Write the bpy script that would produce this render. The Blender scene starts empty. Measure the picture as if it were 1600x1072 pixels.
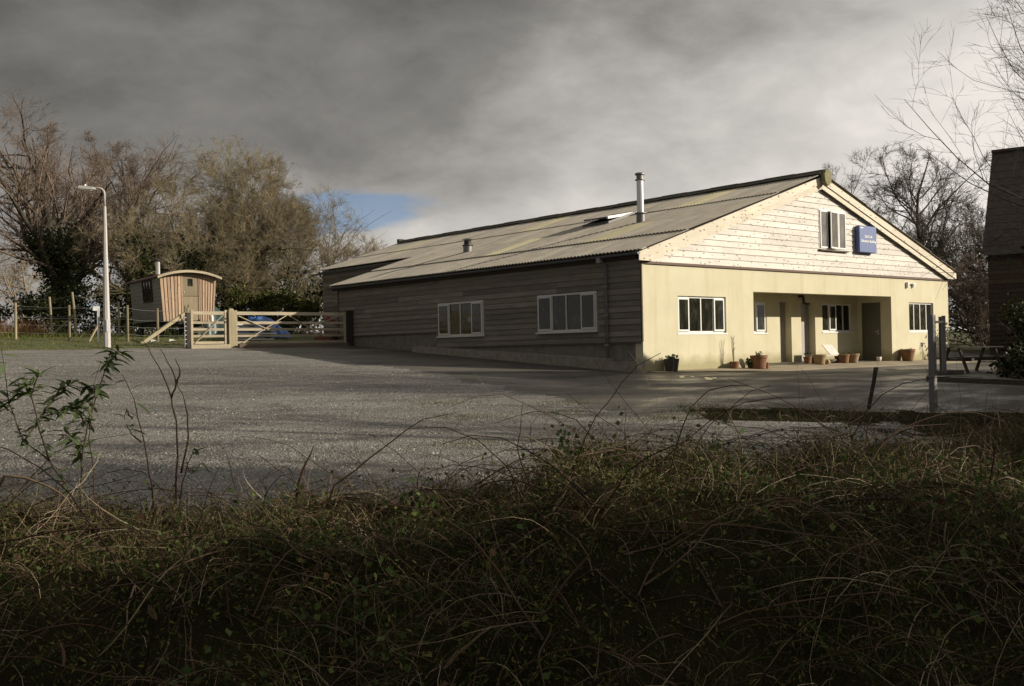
import bpy, math, random
import numpy as np
from mathutils import Vector, Matrix

SC = bpy.context.scene
COL = SC.collection
R = math.radians

# ------------------------------------------------------------------ camera
F_PX = 1604.8
YAW, PITCH, ROLL = 0.7043, 0.0075, -0.0205
CAM = np.array([-20.9521, -19.1172, 0.6669])
FW = np.array([math.sin(YAW) * math.cos(PITCH), math.cos(YAW) * math.cos(PITCH), math.sin(PITCH)])
R0 = np.array([math.cos(YAW), -math.sin(YAW), 0.0])
U0 = np.cross(R0, FW)
RT = math.cos(ROLL) * R0 + math.sin(ROLL) * U0
UP = -math.sin(ROLL) * R0 + math.cos(ROLL) * U0
cam_d = bpy.data.cameras.new('camera')
cam = bpy.data.objects.new('camera', cam_d)
COL.objects.link(cam)
cam_d.sensor_width = 36.0
cam_d.lens = F_PX / 1600.0 * 36.0
cam_d.clip_start = 0.1
cam_d.clip_end = 3000.0
M = Matrix(((RT[0], UP[0], -FW[0], CAM[0]), (RT[1], UP[1], -FW[1], CAM[1]), (RT[2], UP[2], -FW[2], CAM[2]), (0, 0, 0, 1)))
cam.matrix_world = M
SC.camera = cam

# ------------------------------------------------------------------ sun and sky
SUN_EL = R(20.5)
SUN_H = np.array([math.cos(R(45.5)), -math.sin(R(45.5))])       # towards the sun, on the ground
sun_d = bpy.data.lights.new('sun', 'SUN')
sun_d.energy = 5.0
sun_d.angle = R(0.6)
sun_d.color = (1.0, 0.895, 0.73)
sun = bpy.data.objects.new('sun', sun_d)
COL.objects.link(sun)
to_sun = Vector((SUN_H[0] * math.cos(SUN_EL), SUN_H[1] * math.cos(SUN_EL), math.sin(SUN_EL)))
sun.rotation_euler = to_sun.to_track_quat('Z', 'Y').to_euler()
sun.location = (0, 0, 40)

world = bpy.data.worlds.new('World')
SC.world = world
world.use_nodes = True
wn, wl = world.node_tree.nodes, world.node_tree.links
wn.clear()


def wnode(t, **kw):
    n = wn.new(t)
    for k, v in kw.items():
        setattr(n, k, v)
    return n


def wmath(op, a, b=None, clamp=False):
    n = wn.new('ShaderNodeMath')
    n.operation = op
    n.use_clamp = clamp
    for i, v in enumerate((a, b)):
        if v is None:
            continue
        if isinstance(v, (int, float)):
            n.inputs[i].default_value = v
        else:
            wl.new(v, n.inputs[i])
    return n.outputs[0]


def wramp(fac, stops, interp='EASE'):
    n = wn.new('ShaderNodeValToRGB')
    n.color_ramp.interpolation = interp
    el = n.color_ramp.elements
    while len(el) < len(stops):
        el.new(0.5)
    for e, (p, c) in zip(el, stops):
        e.position = p
        e.color = (c[0], c[1], c[2], 1) if not isinstance(c, (int, float)) else (c, c, c, 1)
    wl.new(fac, n.inputs[0])
    return n.outputs[0]


def wmix(fac, a, b):
    n = wn.new('ShaderNodeMix')
    n.data_type = 'RGBA'
    for i, v in ((0, fac), (6, a), (7, b)):
        if isinstance(v, (int, float)):
            n.inputs[i].default_value = v
        elif isinstance(v, tuple):
            n.inputs[i].default_value = (v[0], v[1], v[2], 1)
        else:
            wl.new(v, n.inputs[i])
    return n.outputs[2]


sky = wnode('ShaderNodeTexSky')
sky.sky_type = 'NISHITA'
sky.sun_disc = False
sky.sun_elevation = SUN_EL
sky.sun_rotation = math.atan2(SUN_H[0], SUN_H[1])
sky.air_density = 1.0
sky.dust_density = 0.6
geo = wnode('ShaderNodeTexCoord')
DIR = geo.outputs['Generated']
sv = wnode('ShaderNodeVectorMath')
sv.operation = 'ADD'
sv.inputs[1].default_value = (0, 0, 0.22)
wl.new(DIR, sv.inputs[0])
sn = wnode('ShaderNodeVectorMath')
sn.operation = 'NORMALIZE'
wl.new(sv.outputs[0], sn.inputs[0])
wl.new(sn.outputs[0], sky.inputs[0])


def wdot(v):
    n = wn.new('ShaderNodeVectorMath')
    n.operation = 'DOT_PRODUCT'
    wl.new(DIR, n.inputs[0])
    n.inputs[1].default_value = tuple(v)
    return n.outputs['Value']


d_r, d_f = wdot(R0), wdot((math.sin(YAW), math.cos(YAW), 0))
sep = wn.new('ShaderNodeSeparateXYZ')
wl.new(DIR, sep.inputs[0])
d_z = wmath('MAXIMUM', sep.outputs[2], 0.0)
den = wmath('ADD', d_z, 0.16)
comb = wn.new('ShaderNodeCombineXYZ')
wl.new(wmath('DIVIDE', d_r, den), comb.inputs[0])
wl.new(wmath('DIVIDE', d_f, den), comb.inputs[1])


def wnoise(scale, detail, rough, dist=0.0, off=(0, 0, 0), st=(1, 1, 1)):
    mp = wn.new('ShaderNodeMapping')
    mp.inputs['Location'].default_value = off
    mp.inputs['Scale'].default_value = st
    wl.new(comb.outputs[0], mp.inputs[0])
    n = wn.new('ShaderNodeTexNoise')
    n.inputs['Scale'].default_value = scale
    n.inputs['Detail'].default_value = detail
    n.inputs['Roughness'].default_value = rough
    n.inputs['Distortion'].default_value = dist
    wl.new(mp.outputs[0], n.inputs['Vector'])
    return n.outputs[0]




def wdnoise(scale, detail, rough, dist=0.0, off=(0, 0, 0), st=(1.0, 1.0, 1.9)):
    mp = wn.new('ShaderNodeMapping')
    mp.inputs['Location'].default_value = off
    mp.inputs['Scale'].default_value = st
    wl.new(DIR, mp.inputs[0])
    n = wn.new('ShaderNodeTexNoise')
    n.inputs['Scale'].default_value = scale
    n.inputs['Detail'].default_value = detail
    n.inputs['Roughness'].default_value = rough
    n.inputs['Distortion'].default_value = dist
    wl.new(mp.outputs[0], n.inputs['Vector'])
    return n.outputs[0]


n_big = wnoise(0.42, 3.0, 0.5, 0.2, (3.1, 7.4, 0.0), (0.75, 1.0, 1.0))
n_mid = wdnoise(3.4, 6.0, 0.52, 0.25, (8.3, 16.7, 4.8))
n_fine = wdnoise(10.0, 7.0, 0.58, 0.2, (5.0, 9.1, 2.0))
# how much light comes through the deck: thin and bright low on the right, where the sun side is, heavy on the left
thru = wramp(wmath('ADD', wmath('MULTIPLY', d_r, 0.5), 0.5),
             [(0.0, 0.12), (0.27, 0.09), (0.5, 0.26), (0.63, 0.56), (0.73, 0.74), (1.0, 0.55)], 'LINEAR')
low = wramp(d_z, [(0.0, 0.60), (0.10, 0.50), (0.2, 0.27), (0.33, 0.11), (0.6, 0.16), (1.0, 0.26)], 'LINEAR')
f1 = wmath('ADD', wmath('MULTIPLY', wmath('SUBTRACT', n_big, 0.5), 0.2), wmath('MULTIPLY', wmath('SUBTRACT', n_mid, 0.5), 0.62))
f2 = wmath('ADD', f1, wmath('MULTIPLY', wmath('SUBTRACT', n_fine, 0.5), 0.42))
f4 = wmath('ADD', f2, wmath('ADD', thru, low))
cloud = wramp(f4, [(0.0, (0.075, 0.074, 0.071)), (0.25, (0.118, 0.114, 0.107)), (0.45, (0.20, 0.192, 0.180)),
                   (0.65, (0.36, 0.345, 0.325)), (0.85, (0.55, 0.525, 0.49)), (1.0, (0.72, 0.68, 0.63))], 'LINEAR')
n_gap = wdnoise(4.2, 5.0, 0.5, 0.3, (2.6, 0.4, 1.39), (1.0, 1.0, 2.6))
gap_low = wramp(d_z, [(0.0, 1.0), (0.13, 0.8), (0.19, 0.2), (0.26, 0.0)])
gap = wramp(wmath('ADD', n_gap, wmath('MULTIPLY', gap_low, 0.16)), [(0.73, 0.0), (0.82, 0.75)])
gap = wmath('MULTIPLY', gap, wramp(d_z, [(0.19, 1.0), (0.24, 0.0)], 'LINEAR'))
cl10 = wn.new('ShaderNodeVectorMath')
cl10.operation = 'SCALE'
cl10.inputs['Scale'].default_value = 12.5
wl.new(cloud, cl10.inputs[0])
skb = wn.new('ShaderNodeVectorMath')
skb.operation = 'SCALE'
skb.inputs['Scale'].default_value = 1.5
wl.new(sky.outputs[0], skb.inputs[0])
skyc = wmix(gap, cl10.outputs[0], skb.outputs[0])
bg = wnode('ShaderNodeBackground')
bg.inputs['Strength'].default_value = 0.08
wl.new(skyc, bg.inputs[0])
wo = wnode('ShaderNodeOutputWorld')
wl.new(bg.outputs[0], wo.inputs[0])

SC.view_settings.view_transform = 'Standard'
SC.view_settings.look = 'None'
SC.view_settings.exposure = 0.26
SC.view_settings.gamma = 1.0
SC.view_settings.use_curve_mapping = False
SC.cycles.max_bounces = 5
SC.cycles.diffuse_bounces = 3
SC.cycles.glossy_bounces = 3
SC.cycles.transmission_bounces = 3
SC.cycles.transparent_max_bounces = 8
SC.cycles.caustics_reflective = False
SC.cycles.caustics_refractive = False

# ------------------------------------------------------------------ materials


class Mat:
    """small node builder for procedural surface materials"""

    def __init__(self, name):
        self.m = bpy.data.materials.new(name)
        self.m.use_nodes = True
        self.t = self.m.node_tree
        self.n, self.l = self.t.nodes, self.t.links
        self.b = self.n['Principled BSDF']
        self.tc = self.n.new('ShaderNodeTexCoord')

    def noise(self, scale, detail=4.0, rough=0.55, st=(1, 1, 1), dist=0.0, coord='Object', rnd=False):
        mp = self.n.new('ShaderNodeMapping')
        mp.inputs['Scale'].default_value = st
        self.l.new(self.tc.outputs[coord], mp.inputs[0])
        if rnd:
            oi = self.n.new('ShaderNodeObjectInfo')
            mul = self.n.new('ShaderNodeMath')
            mul.operation = 'MULTIPLY'
            mul.inputs[1].default_value = 60.0
            self.l.new(oi.outputs['Random'], mul.inputs[0])
            cb = self.n.new('ShaderNodeCombineXYZ')
            for i in range(3):
                self.l.new(mul.outputs[0], cb.inputs[i])
            self.l.new(cb.outputs[0], mp.inputs['Location'])
        n = self.n.new('ShaderNodeTexNoise')
        n.inputs['Scale'].default_value = scale
        n.inputs['Detail'].default_value = detail
        n.inputs['Roughness'].default_value = rough
        n.inputs['Distortion'].default_value = dist
        self.l.new(mp.outputs[0], n.inputs['Vector'])
        return n.outputs[0]

    def voronoi(self, scale, out='Distance', st=(1, 1, 1)):
        mp = self.n.new('ShaderNodeMapping')
        mp.inputs['Scale'].default_value = st
        self.l.new(self.tc.outputs['Object'], mp.inputs[0])
        n = self.n.new('ShaderNodeTexVoronoi')
        n.inputs['Scale'].default_value = scale
        self.l.new(mp.outputs[0], n.inputs['Vector'])
        return n.outputs[out]

    def rand(self):
        return self.n.new('ShaderNodeObjectInfo').outputs['Random']

    def island(self):
        return self.n.new('ShaderNodeNewGeometry').outputs['Random Per Island']

    def sepxyz(self, coord='Object'):
        s = self.n.new('ShaderNodeSeparateXYZ')
        self.l.new(self.tc.outputs[coord], s.inputs[0])
        return s.outputs

    def math(self, op, a, b=None, clamp=False):
        n = self.n.new('ShaderNodeMath')
        n.operation = op
        n.use_clamp = clamp
        for i, v in enumerate((a, b)):
            if v is None:
                continue
            if isinstance(v, (int, float)):
                n.inputs[i].default_value = v
            else:
                self.l.new(v, n.inputs[i])
        return n.outputs[0]

    def ramp(self, fac, stops, interp='LINEAR'):
        n = self.n.new('ShaderNodeValToRGB')
        n.color_ramp.interpolation = interp
        el = n.color_ramp.elements
        while len(el) < len(stops):
            el.new(0.5)
        for e, (p, c) in zip(el, stops):
            e.position = p
            e.color = (c, c, c, 1) if isinstance(c, (int, float)) else (c[0], c[1], c[2], 1)
        self.l.new(fac, n.inputs[0])
        return n.outputs[0]

    def mix(self, fac, a, b, mode='MIX'):
        n = self.n.new('ShaderNodeMix')
        n.data_type = 'RGBA'
        n.blend_type = mode
        for i, v in ((0, fac), (6, a), (7, b)):
            if isinstance(v, (int, float)):
                n.inputs[i].default_value = v if i == 0 else (v, v, v, 1)
                if i != 0:
                    n.inputs[i].default_value = (v, v, v, 1)
            elif isinstance(v, tuple):
                n.inputs[i].default_value = (v[0], v[1], v[2], 1)
            else:
                self.l.new(v, n.inputs[i])
        return n.outputs[2]

    def col(self, c):
        if isinstance(c, tuple):
            self.b.inputs['Base Color'].default_value = (c[0], c[1], c[2], 1)
        else:
            self.l.new(c, self.b.inputs['Base Color'])
        return self

    def rough(self, r):
        if isinstance(r, (int, float)):
            self.b.inputs['Roughness'].default_value = r
        else:
            self.l.new(r, self.b.inputs['Roughness'])
        return self

    def spec(self, v):
        self.b.inputs['Specular IOR Level'].default_value = v
        return self

    def metal(self, v):
        self.b.inputs['Metallic'].default_value = v
        return self

    def bump(self, h, strength=0.4, dist=0.02):
        n = self.n.new('ShaderNodeBump')
        n.inputs['Strength'].default_value = strength
        n.inputs['Distance'].default_value = dist
        self.l.new(h, n.inputs['Height'])
        self.l.new(n.outputs[0], self.b.inputs['Normal'])
        return self

    def translucent(self, amount, colour):
        tr = self.n.new('ShaderNodeBsdfTranslucent')
        if isinstance(colour, tuple):
            tr.inputs[0].default_value = (*colour, 1)
        else:
            self.l.new(colour, tr.inputs[0])
        mx = self.n.new('ShaderNodeMixShader')
        mx.inputs[0].default_value = amount
        self.l.new(self.b.outputs[0], mx.inputs[1])
        self.l.new(tr.outputs[0], mx.inputs[2])
        self.l.new(mx.outputs[0], self.n['Material Output'].inputs[0])
        return self


MT = {}


def wood(name, a, b, c, axis=0, scale=1.0, rough=0.8, knots=0.0, var=0.35):
    m = Mat(name)
    st = [22.0, 22.0, 22.0]
    st[axis] = 1.1
    g = m.noise(scale, 6, 0.65, tuple(st), 0.6, rnd=True)
    big = m.noise(1.4, 3, 0.5, rnd=True)
    colr = m.ramp(g, [(0.3, a), (0.52, b), (0.75, c)])
    colr = m.mix(m.ramp(big, [(0.3, 0.0), (0.75, 0.55)]), colr, tuple(x * 0.62 for x in b))
    hv = m.ramp(m.rand(), [(0.0, 1.0 - var), (1.0, 1.0 + var * 0.5)])
    colr = m.mix(1.0, colr, hv, 'MULTIPLY')
    if knots:
        stk = [8.5, 8.5, 8.5]
        stk[axis] = 4.2
        v = m.voronoi(1.0, 'Distance', tuple(stk))
        colr = m.mix(m.ramp(v, [(0.12, knots), (0.25, 0.0)]), colr, (0.10, 0.055, 0.02))
    m.col(colr).rough(rough).bump(g, 0.35, 0.006)
    MT[name] = m.m
    return m


def plain(name, c, rough=0.6, metal=0.0, var=0.18, scale=6.0, bump=0.15, spec=0.5):
    m = Mat(name)
    n = m.noise(scale, 5, 0.6)
    m.col(m.ramp(n, [(0.25, tuple(x * (1 - var) for x in c)), (0.75, tuple(min(1, x * (1 + var)) for x in c))]))
    m.rough(rough).metal(metal).bump(n, bump, 0.01).spec(spec)
    MT[name] = m.m
    return m


# ---- timber
wood('side_boards', (0.16, 0.138, 0.113), (0.25, 0.22, 0.182), (0.34, 0.30, 0.25), 1, 1.0, 0.85, 0.0, 0.3)
wood('gable_boards', (0.55, 0.515, 0.465), (0.65, 0.612, 0.56), (0.71, 0.675, 0.63), 0, 1.0, 0.65, 0.75, 0.16)
wood('barge_timber', (0.56, 0.49, 0.38), (0.67, 0.60, 0.48), (0.74, 0.675, 0.56), 0, 1.0, 0.65, 0.9, 0.1)
wood('fence_timber', (0.17, 0.14, 0.085), (0.29, 0.245, 0.155), (0.38, 0.33, 0.22), 2, 1.0, 0.8, 0.0, 0.3)
wood('gate_timber', (0.24, 0.205, 0.14), (0.39, 0.335, 0.235), (0.50, 0.44, 0.32), 0, 1.0, 0.75, 0.3, 0.25)
wood('hut_planks', (0.33, 0.215, 0.135), (0.48, 0.335, 0.225), (0.58, 0.43, 0.30), 2, 1.0, 0.7, 0.4, 0.3)
wood('hut_door_wood', (0.20, 0.16, 0.10), (0.28, 0.225, 0.145), (0.34, 0.275, 0.19), 2, 1.0, 0.75, 0.0, 0.15)
wood('barn_boards', (0.055, 0.040, 0.028), (0.09, 0.067, 0.048), (0.13, 0.10, 0.072), 0, 1.0, 0.9, 0.0, 0.4)
wood('old_timber', (0.075, 0.055, 0.04), (0.13, 0.10, 0.07), (0.19, 0.15, 0.11), 0, 1.0, 0.85, 0.0, 0.3)
wood('dark_timber', (0.028, 0.02, 0.014), (0.05, 0.037, 0.026), (0.08, 0.06, 0.043), 0, 1.0, 0.85, 0.0, 0.3)
wood('bright_planks', (0.42, 0.39, 0.32), (0.58, 0.54, 0.46), (0.70, 0.66, 0.57), 0, 1.0, 0.7, 0.0, 0.2)

# ---- render (cream painted plaster)
m = Mat('cream_render')
n1, n2 = m.noise(0.9, 5, 0.6), m.noise(34, 4, 0.6)
z = m.sepxyz()[2]
c = m.ramp(n1, [(0.3, (0.54, 0.50, 0.35)), (0.7, (0.625, 0.585, 0.425))])
streak = m.noise(1.0, 5, 0.65, (3.0, 3.0, 0.16))
c = m.mix(m.ramp(streak, [(0.50, 0.0), (0.75, 0.34)]), c, (0.40, 0.34, 0.19))
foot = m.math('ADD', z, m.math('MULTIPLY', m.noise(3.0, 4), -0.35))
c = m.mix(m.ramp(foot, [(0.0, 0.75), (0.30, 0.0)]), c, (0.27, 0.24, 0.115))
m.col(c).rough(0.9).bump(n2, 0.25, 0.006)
MT['cream_render'] = m.m

# ---- fibre cement roof sheets
def roofmat(name, a, b, lich):
    m = Mat(name)
    n1 = m.noise(2.2, 6, 0.65, rnd=True)
    n2 = m.noise(26, 4, 0.7, rnd=True)
    st = m.noise(1.0, 5, 0.6, (0.5, 7.0, 1.0), rnd=True)
    c = m.ramp(n1, [(0.3, a), (0.7, b)])
    c = m.mix(m.ramp(st, [(0.5, 0.0), (0.8, 0.35)]), c, tuple(x * 0.55 for x in a))
    c = m.mix(m.ramp(n2, [(0.56, 0.0), (0.72, 0.5)]), c, lich)
    c = m.mix(1.0, c, m.ramp(m.rand(), [(0, 0.86), (1, 1.08)]), 'MULTIPLY')
    m.col(c).rough(0.9).bump(n2, 0.4, 0.006)
    MT[name] = m.m


roofmat('roof_cement', (0.215, 0.195, 0.163), (0.315, 0.29, 0.245), (0.13, 0.118, 0.09))
roofmat('roof_translucent', (0.30, 0.275, 0.18), (0.39, 0.36, 0.23), (0.22, 0.20, 0.13))
roofmat('ridge_moss', (0.055, 0.05, 0.035), (0.11, 0.098, 0.07), (0.045, 0.05, 0.02))
plain('finial_cement', (0.20, 0.185, 0.095), 0.9, 0, 0.4, 16, 0.4)
plain('concrete_block', (0.18, 0.165, 0.14), 0.92, 0, 0.35, 5, 0.35)
plain('block_ledge', (0.27, 0.245, 0.20), 0.92, 0, 0.3, 6, 0.35)
plain('white_pvc', (0.78, 0.78, 0.76), 0.35, 0, 0.04, 3, 0.02)
plain('grey_pvc', (0.60, 0.58, 0.55), 0.4, 0, 0.06, 3, 0.02)
plain('gutter_plastic', (0.10, 0.105, 0.11), 0.4, 0, 0.15, 4, 0.05)
plain('pipe_plastic', (0.22, 0.215, 0.205), 0.45, 0, 0.15, 4, 0.05)
plain('door_grey', (0.33, 0.315, 0.305), 0.5, 0, 0.08, 3, 0.05)
plain('door_olive', (0.105, 0.10, 0.072), 0.5, 0, 0.08, 3, 0.05)
plain('black_metal', (0.02, 0.02, 0.02), 0.45, 0.3, 0.2, 8, 0.1)
plain('steel', (0.62, 0.60, 0.56), 0.32, 1.0, 0.08, 5, 0.04)
plain('galvanised', (0.38, 0.39, 0.40), 0.5, 0.7, 0.15, 10, 0.1)
plain('dull_steel', (0.20, 0.195, 0.19), 0.5, 0.8, 0.2, 8, 0.1)
plain('lamp_paint', (0.44, 0.42, 0.41), 0.55, 0, 0.08, 5, 0.05)
plain('lamp_lens', (0.72, 0.70, 0.64), 0.3, 0, 0.05, 5, 0.02)
plain('sign_blue', (0.075, 0.12, 0.29), 0.5, 0, 0.08, 3, 0.02)
plain('sign_white', (0.85, 0.85, 0.85), 0.5, 0, 0.02, 3, 0.0)
plain('band_brown', (0.10, 0.055, 0.035), 0.7, 0, 0.2, 6, 0.1)
plain('terracotta', (0.20, 0.098, 0.05), 0.85, 0, 0.3, 9, 0.2)
plain('pale_terracotta', (0.28, 0.20, 0.115), 0.85, 0, 0.3, 9, 0.2)
plain('dark_pot', (0.055, 0.045, 0.04), 0.7, 0, 0.3, 9, 0.2)
plain('soil', (0.035, 0.025, 0.017), 0.95, 0, 0.4, 30, 0.5)
plain('hut_grey', (0.25, 0.24, 0.215), 0.6, 0.0, 0.15, 4, 0.1)
plain('hut_roof', (0.13, 0.065, 0.055), 0.6, 0.1, 0.25, 4, 0.1)
plain('rubber', (0.02, 0.02, 0.02), 0.8, 0, 0.2, 8, 0.2)
plain('brick_red', (0.25, 0.10, 0.065), 0.9, 0, 0.35, 12, 0.3)
plain('tarp_blue', (0.03, 0.10, 0.30), 0.25, 0, 0.35, 3, 0.3)
plain('tarp_green', (0.025, 0.05, 0.05), 0.45, 0, 0.3, 3, 0.3)
plain('skip_green', (0.025, 0.035, 0.018), 0.6, 0, 0.3, 5, 0.2)
plain('red_paint', (0.30, 0.055, 0.04), 0.6, 0, 0.3, 5, 0.2)
plain('pale_paint', (0.62, 0.56, 0.50), 0.6, 0, 0.15, 5, 0.1)
plain('board_pink', (0.66, 0.56, 0.52), 0.45, 0, 0.1, 5, 0.1)
plain('log_bark', (0.30, 0.22, 0.11), 0.9, 0, 0.35, 12, 0.4)
plain('grey_stone', (0.30, 0.27, 0.19), 0.9, 0, 0.3, 10, 0.4)
plain('wire', (0.42, 0.43, 0.44), 0.45, 0.8, 0.1, 5, 0.0)
plain('slate', (0.06, 0.046, 0.034), 0.75, 0, 0.4, 5, 0.3)
plain('sign_post_grey', (0.20, 0.195, 0.195), 0.6, 0.2, 0.15, 6, 0.1)
plain('kerb_stone', (0.13, 0.115, 0.085), 0.9, 0, 0.3, 8, 0.4)
plain('room_shade', (0.02, 0.018, 0.015), 0.9, 0, 0.2, 3, 0.0)
plain('white_plastic', (0.75, 0.76, 0.74), 0.4, 0, 0.05, 3, 0.0)

m = Mat('window_glass')
n = m.noise(2.6, 6, 0.65, (1.6, 1.6, 0.7), 0.8)
m.col(m.ramp(n, [(0.3, (0.008, 0.008, 0.007)), (0.52, (0.022, 0.022, 0.015)), (0.62, (0.05, 0.052, 0.03)), (0.75, (0.10, 0.098, 0.07))])).rough(0.05).spec(0.35)
m.bump(m.noise(0.9, 2), 0.03, 0.02)
MT['window_glass'] = m.m
m = Mat('pale_sky_glass')  # pale sky reflection painted into the pane colour, no blind behind it
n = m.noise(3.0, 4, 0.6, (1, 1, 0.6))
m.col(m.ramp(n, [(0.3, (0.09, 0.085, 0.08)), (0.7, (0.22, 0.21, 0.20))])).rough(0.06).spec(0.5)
MT['pale_sky_glass'] = m.m
m = Mat('roof_glass')
m.col((0.03, 0.03, 0.032)).rough(0.06)
MT['roof_glass'] = m.m

# ---- ground surfaces
m = Mat('field_grass')
n1, n2, n3 = m.noise(0.35, 5), m.noise(3.0, 6, 0.7), m.noise(22, 4, 0.7)
c = m.ramp(n2, [(0.3, (0.055, 0.065, 0.018)), (0.55, (0.085, 0.095, 0.028)), (0.8, (0.15, 0.13, 0.05))])
c = m.mix(m.ramp(n1, [(0.5, 0.0), (0.7, 0.7)]), c, (0.075, 0.055, 0.03))
m.col(c).rough(0.95).bump(n3, 0.8, 0.05)
MT['field_grass'] = m.m

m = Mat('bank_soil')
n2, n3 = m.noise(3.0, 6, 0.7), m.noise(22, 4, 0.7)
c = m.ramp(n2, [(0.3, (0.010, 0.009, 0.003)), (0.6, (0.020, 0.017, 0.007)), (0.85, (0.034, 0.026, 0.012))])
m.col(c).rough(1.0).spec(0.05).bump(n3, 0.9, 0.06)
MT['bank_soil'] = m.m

m = Mat('gravel')
v = m.voronoi(44, 'Color')
vd = m.voronoi(44, 'Distance')
n1, n2 = m.noise(0.28, 5, 0.6), m.noise(2.4, 5, 0.65)
rut = m.noise(0.9, 3, 0.5, (0.12, 1.0, 1.0), 0.4)
sp = m.n.new('ShaderNodeSeparateColor')
m.l.new(v, sp.inputs[0])
c = m.ramp(sp.outputs[0], [(0.0, (0.075, 0.071, 0.064)), (0.5, (0.155, 0.147, 0.133)), (0.85, (0.25, 0.237, 0.214)), (1.0, (0.44, 0.415, 0.375))])
c = m.mix(m.ramp(n2, [(0.45, 0.0), (0.75, 0.5)]), c, (0.085, 0.075, 0.062))
tr = m.noise(0.55, 4, 0.6, (0.35, 2.0, 1.0))
c = m.mix(m.ramp(tr, [(0.5, 0.0), (0.66, 0.42)]), c, (0.09, 0.085, 0.08))
c = m.mix(m.ramp(n1, [(0.56, 0.0), (0.72, 0.45)]), c, (0.075, 0.07, 0.045))
c = m.mix(m.ramp(rut, [(0.50, 0.0), (0.58, 0.35), (0.66, 0.0)]), c, (0.30, 0.285, 0.26))
m.col(c).rough(0.8).bump(vd, 0.8, 0.03)
MT['gravel'] = m.m

m = Mat('gravel_stone')
c = m.ramp(m.island(), [(0.0, (0.08, 0.076, 0.068)), (0.55, (0.17, 0.161, 0.146)), (0.9, (0.30, 0.284, 0.256)), (1.0, (0.52, 0.49, 0.44))])
m.col(c).rough(m.ramp(m.island(), [(0.0, 0.35), (1.0, 0.8)]))
MT['gravel_stone'] = m.m

m = Mat('tarmac')
n1, n2, n3 = m.noise(0.5, 6, 0.6), m.noise(60, 3, 0.7), m.noise(0.25, 5, 0.6, (0.5, 1.6, 1))
c = m.ramp(n1, [(0.3, (0.045, 0.041, 0.034)), (0.7, (0.085, 0.076, 0.062))])
c = m.mix(m.ramp(n3, [(0.5, 0.0), (0.68, 0.65)]), c, (0.17, 0.155, 0.13))
c = m.mix(m.ramp(n2, [(0.55, 0.0), (0.75, 0.4)]), c, (0.16, 0.15, 0.135))
wet = m.noise(0.7, 5, 0.6, (0.6, 1.5, 1))
m.col(c).rough(m.ramp(wet, [(0.38, 0.32), (0.58, 0.85)])).bump(n2, 0.45, 0.008)
MT['tarmac'] = m.m

m = Mat('concrete_apron')
n1, n2 = m.noise(0.9, 6, 0.65), m.noise(40, 3, 0.7)
c = m.ramp(n1, [(0.3, (0.20, 0.165, 0.115)), (0.7, (0.32, 0.27, 0.19))])
m.col(c).rough(0.88).bump(n2, 0.4, 0.005)
MT['concrete_apron'] = m.m

m = Mat('puddle_water')
m.col((0.02, 0.019, 0.016)).rough(0.015).spec(0.9)
MT['puddle_water'] = m.m

# ---- vegetation
def veg(name, stops, rough=0.8, trans=0.0, tc=None, spec=0.12):
    m = Mat(name)
    c = m.ramp(m.island(), stops)
    m.col(c).rough(rough).spec(spec)
    if trans:
        m.translucent(trans, tc)
    MT[name] = m.m


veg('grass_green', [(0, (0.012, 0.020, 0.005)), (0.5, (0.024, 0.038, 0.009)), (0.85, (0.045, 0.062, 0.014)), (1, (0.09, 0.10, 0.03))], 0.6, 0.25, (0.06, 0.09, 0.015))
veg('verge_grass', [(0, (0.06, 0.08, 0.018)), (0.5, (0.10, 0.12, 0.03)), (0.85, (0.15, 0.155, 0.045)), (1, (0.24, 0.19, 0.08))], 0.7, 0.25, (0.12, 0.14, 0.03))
veg('pale_straw', [(0, (0.05, 0.036, 0.022)), (0.6, (0.13, 0.098, 0.062)), (0.92, (0.24, 0.19, 0.125)), (1, (0.42, 0.35, 0.25))], 0.7)
veg('straw', [(0, (0.045, 0.030, 0.017)), (0.5, (0.115, 0.079, 0.046)), (0.85, (0.22, 0.162, 0.10)), (1, (0.36, 0.29, 0.19))], 0.7)
veg('bramble_stem', [(0, (0.025, 0.013, 0.010)), (0.6, (0.055, 0.032, 0.02)), (1, (0.10, 0.065, 0.04))], 0.6)
veg('moss_leaf', [(0, (0.020, 0.028, 0.007)), (0.35, (0.042, 0.054, 0.013)), (0.6, (0.072, 0.086, 0.022)), (0.8, (0.095, 0.062, 0.030)), (1, (0.12, 0.14, 0.03))], 0.85, 0.15, (0.05, 0.07, 0.015))
veg('ivy_leaf', [(0, (0.016, 0.022, 0.008)), (0.5, (0.03, 0.04, 0.013)), (1, (0.075, 0.085, 0.03))], 0.5)
veg('dead_leaf', [(0, (0.045, 0.026, 0.016)), (0.6, (0.085, 0.05, 0.032)), (1, (0.16, 0.105, 0.07))], 0.7)
veg('shrub_leaf', [(0, (0.065, 0.09, 0.038)), (1, (0.12, 0.155, 0.072))], 0.7, 0.3, (0.07, 0.11, 0.02))
veg('dead_bracken', [(0, (0.10, 0.055, 0.028)), (0.6, (0.18, 0.10, 0.05)), (1, (0.27, 0.17, 0.09))], 0.8)
veg('bramble_leaf', [(0, (0.025, 0.040, 0.012)), (0.6, (0.05, 0.075, 0.022)), (0.85, (0.085, 0.11, 0.03)), (1, (0.10, 0.05, 0.025))], 0.75, 0.15, (0.06, 0.09, 0.02))
veg('pot_leaf', [(0, (0.03, 0.05, 0.015)), (1, (0.09, 0.12, 0.04))], 0.6)


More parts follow.
